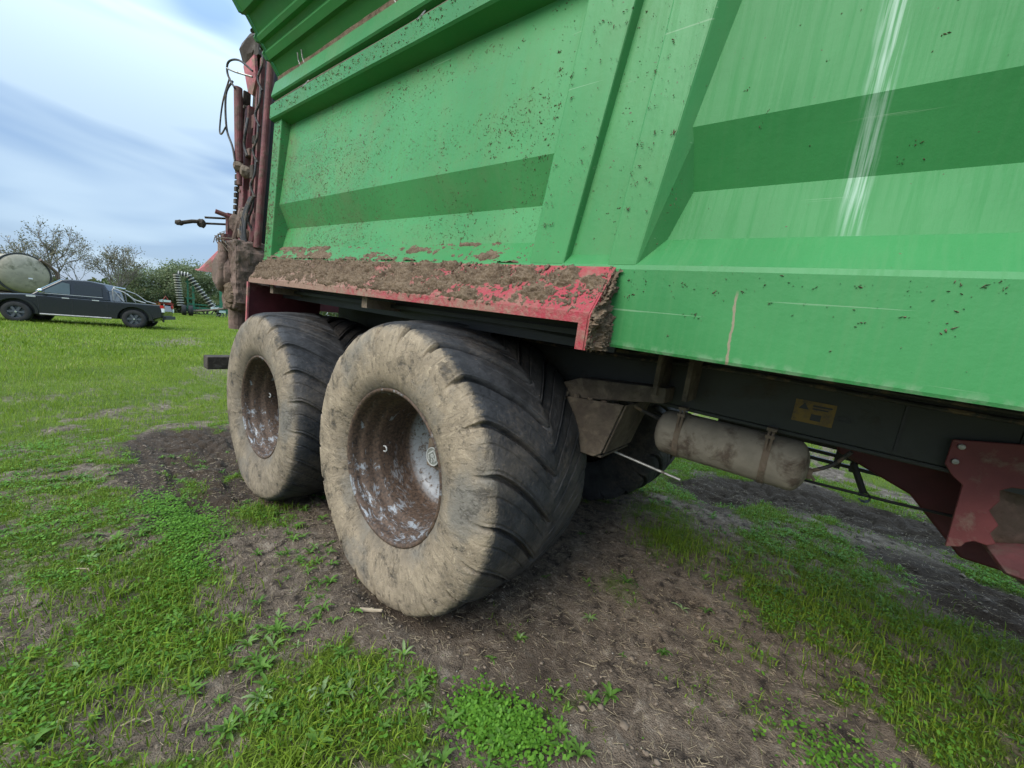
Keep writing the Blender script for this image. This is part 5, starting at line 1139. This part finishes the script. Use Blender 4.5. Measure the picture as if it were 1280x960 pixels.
# ------------------------------------------------------------------ grass, weeds, litter
MATS['grass'] = leaf_mat('grass_blades', (0.080, 0.150, 0.012), (0.275, 0.375, 0.030), (0.31, 0.29, 0.10))
MATS['weed'] = leaf_mat('weed_leaves', (0.065, 0.150, 0.022), (0.165, 0.300, 0.050), (0.25, 0.34, 0.14))
MATS['clover'] = leaf_mat('chickweed_leaves', (0.075, 0.195, 0.018), (0.165, 0.345, 0.035))
MATS['straw'] = simple('old_straw', (0.34, 0.27, 0.17), 0.9, 0, 0.4, 30, 0)
MATS['wood'] = simple('split_wood', (0.40, 0.32, 0.22), 0.85, 0, 0.3, 20, 0.4, dirt=0.1)
camx, camy = 1.469, -1.0127
CRn = np.array(CR); CDn = np.array(CD); CFn = np.array(CF)
def in_view(x, y, z=0.0, m=1.35):
    """only ground the photograph can see (with a margin all round for a step to the side)"""
    d = np.stack([x - camx, y - camy, np.full(x.shape, z - 1.322)], -1); w = d @ CFn
    u = (d @ CRn) / np.maximum(w, 1e-3) * 486.47; v = (d @ CDn) / np.maximum(w, 1e-3) * 486.47
    return (w > 0.1) & (np.abs(u) < 640 * m + 60) & (np.abs(v) < 480 * m + 120)
def scatter(n, x0, x1, y0, y1, p):
    x = rng.uniform(x0, x1, n); y = rng.uniform(y0, y1, n); k = in_view(x, y)
    x, y = x[k], y[k]; k = rng.uniform(0, 1, len(x)) < p(x, y); return x[k], y[k]
def under(x, y):      # thinner, weaker turf in the permanent shade below the trailer and where it stands
    return 1 - 0.75 * ((x > -2.2) & (x < 1.0) & (y > 0.3) & (y < 2.2))
def blades(name, x, y, hmin, hmax, wid, seg=2, bend=0.6, mat='grass', yellow=0.0, lay=0.0):
    n = len(x); z = ground_h(x, y); h = rng.uniform(hmin, hmax, n) * (0.65 + 0.7 * fbm(x * 2.1, y * 2.1, 51, 3)); a = rng.uniform(0, 2 * np.pi, n)
    w = wid * rng.uniform(0.6, 1.3, n); b = rng.uniform(0.15, 1.0, n) * bend + lay
    sx, sy = -np.sin(a) * w, np.cos(a) * w; dx, dy = np.cos(a) * h, np.sin(a) * h
    base = np.stack([x, y, z - 0.005], 1); S = np.stack([sx, sy, 0 * sx], 1)
    rnd = np.clip(rng.normal(0.42, 0.22, n) + 0.5 * (fbm(x * 0.8, y * 0.8, 61, 3) - 0.5) + yellow, 0, 1)
    if seg == 1:
        tip = base + np.stack([dx * b, dy * b, h * np.sqrt(np.maximum(0.1, 1 - b * b * 0.6))], 1)
        V = np.stack([base - S, base + S, tip], 1).reshape(-1, 3); F = np.arange(n * 3).reshape(n, 3); k = 3
        return raw_mesh(name, V, F, mat, attrs={'rnd': np.repeat(rnd, 3)})
    mid = base + np.stack([dx * b * 0.30, dy * b * 0.30, h * 0.58], 1)
    tip = base + np.stack([dx * b * 1.05, dy * b * 1.05, h * (1.0 - 0.45 * b)], 1)
    V = np.stack([base - S, base + S, mid + S * 0.8, mid - S * 0.8, tip], 1).reshape(-1, 3); o = np.arange(n)[:, None] * 5
    F = np.concatenate([o + np.array([[0, 1, 2]]), o + np.array([[0, 2, 3]]), o + np.array([[3, 2, 4]])], 0)
    return raw_mesh(name, V, F, mat, attrs={'rnd': np.repeat(rnd, 5)})
dens = lambda k: (lambda x, y: k * np.clip(grassiness(x, y) - 0.12, 0, 1) ** 1.2 * under(x, y))
x, y = scatter(560000, -3.8, 3.4, -1.7, 4.6, lambda x, y: dens(0.62)(x, y) * (1 - sstep(-2.6, -3.8, x)))
tag(blades('near_grass', x, y, 0.016, 0.048, 0.0022, 2, 1.0), 'short green grass round the wheels', 'grass', kind='stuff')
x, y = scatter(520000, -14, -2.6, -6, 7.5, lambda x, y: dens(0.62)(x, y) * sstep(-2.6, -3.6, x) * (1 - 0.9 * sstep(-8, -14, x)))
tag(blades('middle_grass', x, y, 0.03, 0.075, 0.0032, 1, 0.75, yellow=0.10), 'green turf between the spreader and the pickup', 'grass', kind='stuff')
x, y = scatter(400000, -46, -7.5, -16, 16, lambda x, y: 0.75 * sstep(-7.5, -13, x) * np.clip(grassiness(x, y), 0, 1) * np.clip((-x - 0) / -46 + 1.35, 0.3, 1))
tag(blades('far_grass', x, y, 0.05, 0.11, 0.011, 1, 0.7, yellow=0.16), 'bright turf of the field round the pickup', 'grass', kind='stuff')
x, y = scatter(90000, 0.2, 9, 3.6, 12, dens(0.8))
tag(blades('far_side_grass', x, y, 0.03, 0.07, 0.0035, 1, 0.75, yellow=0.1), 'grass on the far side of the spreader', 'grass', kind='stuff')
x, y = scatter(620000, -3.4, 3.4, -1.7, 4.6, lambda x, y: 0.62 * np.clip(grassiness(x, y) + 0.10 * sstep(0.5, 0.62, fbm(x * 5, y * 5, 66, 3)) - 0.08, 0, 1) * under(x, y))
tag(blades('short_turf', x, y, 0.010, 0.028, 0.0019, 1, 1.1, yellow=0.05), 'fine short turf under the longer grass', 'grass', kind='stuff')
# taller tufts
tx, ty_ = [], []
for cx, cy, nb, sp in [(0.36, -0.45, 420, 0.12), (0.25, -0.36, 220, 0.10), (-0.25, -0.85, 700, 0.16), (-0.6, -0.75, 700, 0.18), (1.8, 1.4, 700, 0.25), (2.05, 1.75, 600, 0.22), (0.85, 1.75, 900, 0.16), (1.62, 1.7, 500, 0.2), (-1.3, -0.1, 500, 0.10), (0.45, -0.6, 600, 0.08), (2.3, 1.4, 500, 0.2), (-0.9, -0.85, 600, 0.15)]:
    tx.append(rng.normal(cx, sp, nb)); ty_.append(rng.normal(cy, sp, nb))
tag(blades('grass_tufts', np.concatenate(tx), np.concatenate(ty_), 0.035, 0.085, 0.0022, 2, 1.0, lay=0.05), 'taller tufts of grass among the bare soil', 'grass', kind='stuff')

# leafy ground cover (chickweed): many small oval leaves
def cover(name, x, y, size, mat, label, hmax=0.025):
    n = len(x); z = ground_h(x, y) + rng.uniform(0.003, hmax, n); a = rng.uniform(0, 6.28, n); t = rng.uniform(-0.1, 0.7, n); s = size * rng.uniform(0.6, 1.5, n)
    d = np.stack([np.cos(a) * np.cos(t), np.sin(a) * np.cos(t), np.sin(t)], 1); w = np.stack([-np.sin(a), np.cos(a), rng.normal(0, 0.2, n)], 1)
    P = np.stack([x, y, z], 1); s = s[:, None]
    V = np.stack([P, P + d * s * 0.45 + w * s * 0.33, P + d * s * 0.85 + w * s * 0.24 - [0, 0, 0.001], P + d * s * 1.05, P + d * s * 0.85 - w * s * 0.24 - [0, 0, 0.001], P + d * s * 0.45 - w * s * 0.33], 1).reshape(-1, 3)
    o = np.arange(n)[:, None] * 6; F = np.concatenate([o + np.array([[0, 1, 2, 3]]), o + np.array([[0, 3, 4, 5]])], 0)
    rnd = np.clip(rng.normal(0.45, 0.25, n), 0, 1)
    return tag(raw_mesh(name, V, F, mat, attrs={'rnd': np.repeat(rnd, 6)}), label, 'weeds', kind='stuff')
def cov_p(x, y):
    g = grassiness(x, y); return np.clip(g - 0.25, 0, 1) * sstep(0.50, 0.60, fbm(x * 2.6 + 9, y * 2.6, 88, 4)) * under(x, y)
x, y = scatter(300000, -4.0, 3.3, -1.6, 4.4, lambda x, y: np.clip(0.8 * cov_p(x, y) + 0.22 * np.clip(grassiness(x, y) - 0.1, 0, 1) * under(x, y), 0, 1))
ex = [rng.normal(c[0], c[2], c[3]) for c in ((0.74, -0.08, 0.07, 1500), (0.86, -0.03, 0.06, 900), (-1.35, -0.45, 0.16, 2500), (-1.75, -0.48, 0.18, 2200), (1.7, 0.6, 0.10, 700), (-0.9, -0.55, 0.1, 900))]
ey = [rng.normal(c[1], c[2], c[3]) for c in ((0.74, -0.08, 0.05, 1500), (0.86, -0.03, 0.05, 900), (-1.35, -0.45, 0.08, 2500), (-1.75, -0.48, 0.09, 2200), (1.7, 0.6, 0.08, 700), (-0.9, -0.55, 0.06, 900))]
cover('chickweed', np.concatenate([x] + ex), np.concatenate([y] + ey), 0.0125, 'clover', 'bright green small-leaved chickweed mats', 0.03)
# little rosettes seeded through the soil and turf
def leaf_strip(L_, Wd, arch, teeth, seed):
    rr = random.Random(seed); vs = []; n = 8
    for k in range(n + 1):
        t = k / n; wv = Wd * (math.sin(math.pi * min(1, t * 0.92 + 0.06)) ** 0.8) * (1 + teeth * (1 if k % 2 else -1) * 0.6); 
        if k == n: wv = 0.0006
        zc = arch * math.sin(t * math.pi * 0.85) * L_ * 0.55 + 0.004; xx = L_ * t
        vs += [(xx, -wv, zc + wv * 0.35), (xx, 0, zc), (xx, wv, zc + wv * 0.35)]
    fs = []
    for k in range(n):
        for j in range(2): fs.append((k * 3 + j, k * 3 + 3 + j, k * 3 + 4 + j, k * 3 + 1 + j))
    return np.array(vs), np.array(fs)
LS = [leaf_strip(1.0, 0.13, 0.5, 0.35, 1), leaf_strip(1.0, 0.10, 0.35, 0.1, 2), leaf_strip(1.0, 0.10, 0.7, 0.55, 3)]
def rosettes(name, x, y, smin, smax, label):
    Vs, Fs, Rn = [], [], []; o = 0; z = ground_h(x, y)
    for i in range(len(x)):
        s = rng.uniform(smin, smax); k0 = rng.integers(0, 3); nl = rng.integers(5, 11); a0 = rng.uniform(0, 6.28); tone = np.clip(rng.normal(0.5, 0.22), 0, 1)
        for j in range(nl):
            v, f = LS[k0]; a = a0 + 2 * math.pi * j / nl + rng.normal(0, 0.2); ss = s * rng.uniform(0.55, 1.15)
            ti = rng.uniform(0.0, 0.5); c, sn = math.cos(a), math.sin(a)
            q = v * ss; xx = q[:, 0] * math.cos(ti) - q[:, 2] * math.sin(ti); zz2 = q[:, 0] * math.sin(ti) + q[:, 2] * math.cos(ti)
            Vs.append(np.stack([x[i] + xx * c - q[:, 1] * sn, y[i] + xx * sn + q[:, 1] * c, z[i] + zz2], 1)); Fs.append(f + o); o += len(v); Rn.append(np.full(len(v), np.clip(tone + rng.normal(0, 0.08), 0, 0.99)))
    return tag(raw_mesh(name, np.concatenate(Vs), np.concatenate(Fs), 'weed', attrs={'rnd': np.concatenate(Rn)}), label, 'weeds', kind='stuff')
x, y = scatter(11000, -3.2, 2.6, -1.3, 2.8, lambda x, y: np.clip(0.10 + 0.5 * grassiness(x, y) * (1 - 0.5 * grassiness(x, y)), 0, 1) * sstep(0.42, 0.62, fbm(x * 2.2, y * 2.2, 101, 3)) * under(x, y) * 0.8)
x2 = [rng.normal(c[0], c[2], c[3]) for c in ((-0.62, -0.08, 0.13, 16), (-0.30, -0.17, 0.09, 9), (-0.1, -0.40, 0.10, 10), (0.30, -0.42, 0.13, 22), (0.46, -0.25, 0.10, 12), (-0.4, -0.55, 0.15, 14), (0.05, -0.62, 0.12, 12))]
y2 = [rng.normal(c[1], c[2] * 0.7, c[3]) for c in ((-0.62, -0.08, 0.13, 16), (-0.30, -0.17, 0.09, 9), (-0.1, -0.40, 0.10, 10), (0.30, -0.42, 0.13, 22), (0.46, -0.25, 0.10, 12), (-0.4, -0.55, 0.15, 14), (0.05, -0.62, 0.12, 12))]
rosettes('small_weeds', np.concatenate([x] + x2), np.concatenate([y] + y2), 0.020, 0.060, 'small toothed-leaf weeds scattered over the soil')
# the largest weeds, each a plant of its own
def weed(pos, s, kind, nl, label):
    r = empty('leafy_weed', (pos[0], pos[1], float(ground_h(np.array([pos[0]]), np.array([pos[1]]))[0])), (0, 0, random.uniform(0, 6.28)))
    tag(r, label, 'weed', 'large leafy weeds')
    v, f = LS[kind]; me = None
    for j in range(nl):
        if me is None or j % 3 == 0:
            o = raw_mesh('leaf', v * s, f, 'weed', r, attrs={'rnd': np.full(len(v), random.uniform(0.3, 0.85))})
            me = o.data
        else:
            o = bpy.data.objects.new('leaf', me); COL.objects.link(o); o.parent = r
        k = random.uniform(0.7, 1.15); o.scale = (k, k, k); o.rotation_euler = (random.uniform(-0.2, 0.2), -random.uniform(0.05, 0.6), 2 * math.pi * j / nl + random.uniform(-0.2, 0.2))
weed((0.15, -0.67), 0.062, 1, 12, 'large long-leaved weed rosette nearest the bottom left corner')
weed((0.46, -0.21), 0.055, 1, 8, 'upright broad-leaved weed just below the front tyre')
weed((-0.02, -0.52), 0.055, 0, 10, 'toothed-leaf weed left of the long-leaved rosette')
weed((0.40, -0.50), 0.058, 0, 10, 'dense toothed-leaf weed at the bottom edge among grass tufts')
weed((-0.16, -0.41), 0.060, 2, 9, 'ferny weed beside the pale patch of bare soil')
weed((0.67, -0.13), 0.055, 1, 8, 'small oval-leaved weed at the bottom centre beside the chickweed mat')

# clods, grit and straw lying on the soil
def clods(name, n, smin, smax, p, mat, label, x0=-4, x1=3.2, y0=-1.4, y1=4.2):
    x, y = scatter(n, x0, x1, y0, y1, p); n = len(x); z = ground_h(x, y)
    B = np.array([(1, 0, 0), (-1, 0, 0), (0, 1, 0), (0, -1, 0), (0, 0, 1), (0, 0, -1), (.6, .6, .5), (-.6, .6, .5), (.6, -.6, .5), (-.6, -.6, .5)], float)
    Fb = np.array([(0, 6, 8), (0, 2, 6), (2, 7, 6), (1, 7, 2), (1, 9, 7), (3, 9, 1), (3, 8, 9), (0, 8, 3), (4, 6, 7), (4, 7, 9), (4, 9, 8), (4, 8, 6)])
    s = np.clip(rng.gamma(1.6, (smax - smin) / 3, n) + smin, smin, smax)[:, None, None]
    V = B[None] * rng.uniform(0.6, 1.25, (n, 10, 1)) * s * np.array([1, 1, 0.65]); a = rng.uniform(0, 6.28, n)
    c, sn = np.cos(a)[:, None], np.sin(a)[:, None]; X = V[..., 0] * c - V[..., 1] * sn * 0.8; Y = V[..., 0] * sn + V[..., 1] * c * 0.8
    P = np.stack([X + x[:, None], Y + y[:, None], V[..., 2] + z[:, None] + s[:, 0] * 0.15], -1).reshape(-1, 3)
    F = (Fb[None] + np.arange(n)[:, None, None] * 10).reshape(-1, 3)
    return tag(raw_mesh(name, P, F, mat), label, 'soil', kind='stuff')
MATS['clod'] = simple('soil_clod', (0.155, 0.118, 0.085), 0.97, 0, 0.5, 9, 0.5)
MATS['grit'] = simple('pale_grit', (0.33, 0.29, 0.23), 0.9, 0, 0.4, 15, 0.2)
bare = lambda k: (lambda x, y: k * (1 - grassiness(x, y)) ** 1.5)
clods('soil_clods', 24000, 0.0014, 0.010, bare(0.8), 'clod', 'crumbs and clods of soil on the bare ground')
clods('large_clods', 2600, 0.006, 0.020, bare(0.45), 'clod', 'larger broken clods of soil on the bare ground')
clods('grit', 12000, 0.0010, 0.0042, bare(0.45), 'grit', 'pale grit and small stones on the bare ground')
def straws(name, n, lmin, lmax, w, p, mat, label):
    x, y = scatter(n, -3, 3.0, -1.4, 3.4, p); n = len(x); z = ground_h(x, y) + 0.004; a = rng.uniform(0, 6.28, n); L_ = rng.uniform(lmin, lmax, n) ; t = rng.normal(0, 0.18, n)
    d = np.stack([np.cos(a), np.sin(a), t], 1) * L_[:, None] / 2; s = np.stack([-np.sin(a), np.cos(a), 0 * a], 1) * w; u = np.array([0, 0, w * 0.8]); P = np.stack([x, y, z], 1)
    V = np.stack([P - d - s, P - d + s, P - d + u, P + d - s, P + d + s, P + d + u], 1).reshape(-1, 3); o = np.arange(n)[:, None] * 6
    F = np.concatenate([o + np.array([[0, 1, 4, 3]]), o + np.array([[1, 2, 5, 4]]), o + np.array([[2, 0, 3, 5]])], 0)
    return tag(raw_mesh(name, V, F, mat), label, 'straw', kind='stuff')
straws('straw_litter', 42000, 0.006, 0.040, 0.0010, lambda x, y: 0.25 + 0.5 * (1 - grassiness(x, y)), 'straw', 'bits of old straw and dead stalks on the soil')
straws('dead_stalks', 160, 0.06, 0.13, 0.0018, lambda x, y: np.full(x.shape, 0.4), 'straw', 'longer dead stalks lying on the ground')
# split piece of wood in front of the tyre
def splinter():
    mb = MB(); out = [(-0.052, -0.008), (-0.048, 0.007), (-0.005, 0.008), (0.002, 0.012), (0.012, 0.005), (0.055, 0.006), (0.052, -0.004), (0.0, -0.007)]
    mb.prism([(a, b, 0.0) for a, b in out], (0, 0, 0.010)); d = Vector((CR.x, CR.y, 0)).normalized()
    z = float(ground_h(np.array([0.013]), np.array([-0.085]))[0])
    o = mb.build('wood_splinter', 'wood', None, (0.013, -0.085, z + 0.004), bevel=0.0015); o.rotation_euler = (0.05, 0.04, math.atan2(d.y, d.x) + 0.05)
    tag(o, 'small pale split piece of wood on the soil before the front tyre', 'wood')
splinter()
def twig(p, L_, ang, r, label, nm='dead_twig'):
    z = float(ground_h(np.array([p[0]]), np.array([p[1]]))[0]) + 0.012; mb = MB(); d = Vector((math.cos(ang), math.sin(ang), 0)); n = Vector((-d.y, d.x, 0))
    mb.tube([-d * L_ / 2, -d * L_ * 0.1 + n * 0.01 + Vector((0, 0, 0.01)), d * L_ * 0.2 + n * 0.004, d * L_ / 2 + Vector((0, 0, 0.015))], [r, r, r * 0.8, r * 0.4], 6); mb.tube([d * L_ * 0.1, d * L_ * 0.25 + n * L_ * 0.18], r * 0.5, 5)
    o = mb.build(nm, 'straw', None, (p[0], p[1], z)); tag(o, label, 'twig', 'dead twigs on the grass')
twig((-0.07, -0.85), 0.09, 0.9, 0.0026, 'pale broken twig on the grass near the bottom left corner')
twig((-1.17, -0.88), 0.16, 0.4, 0.003, 'thin brown twig lying on the grass at the left edge')
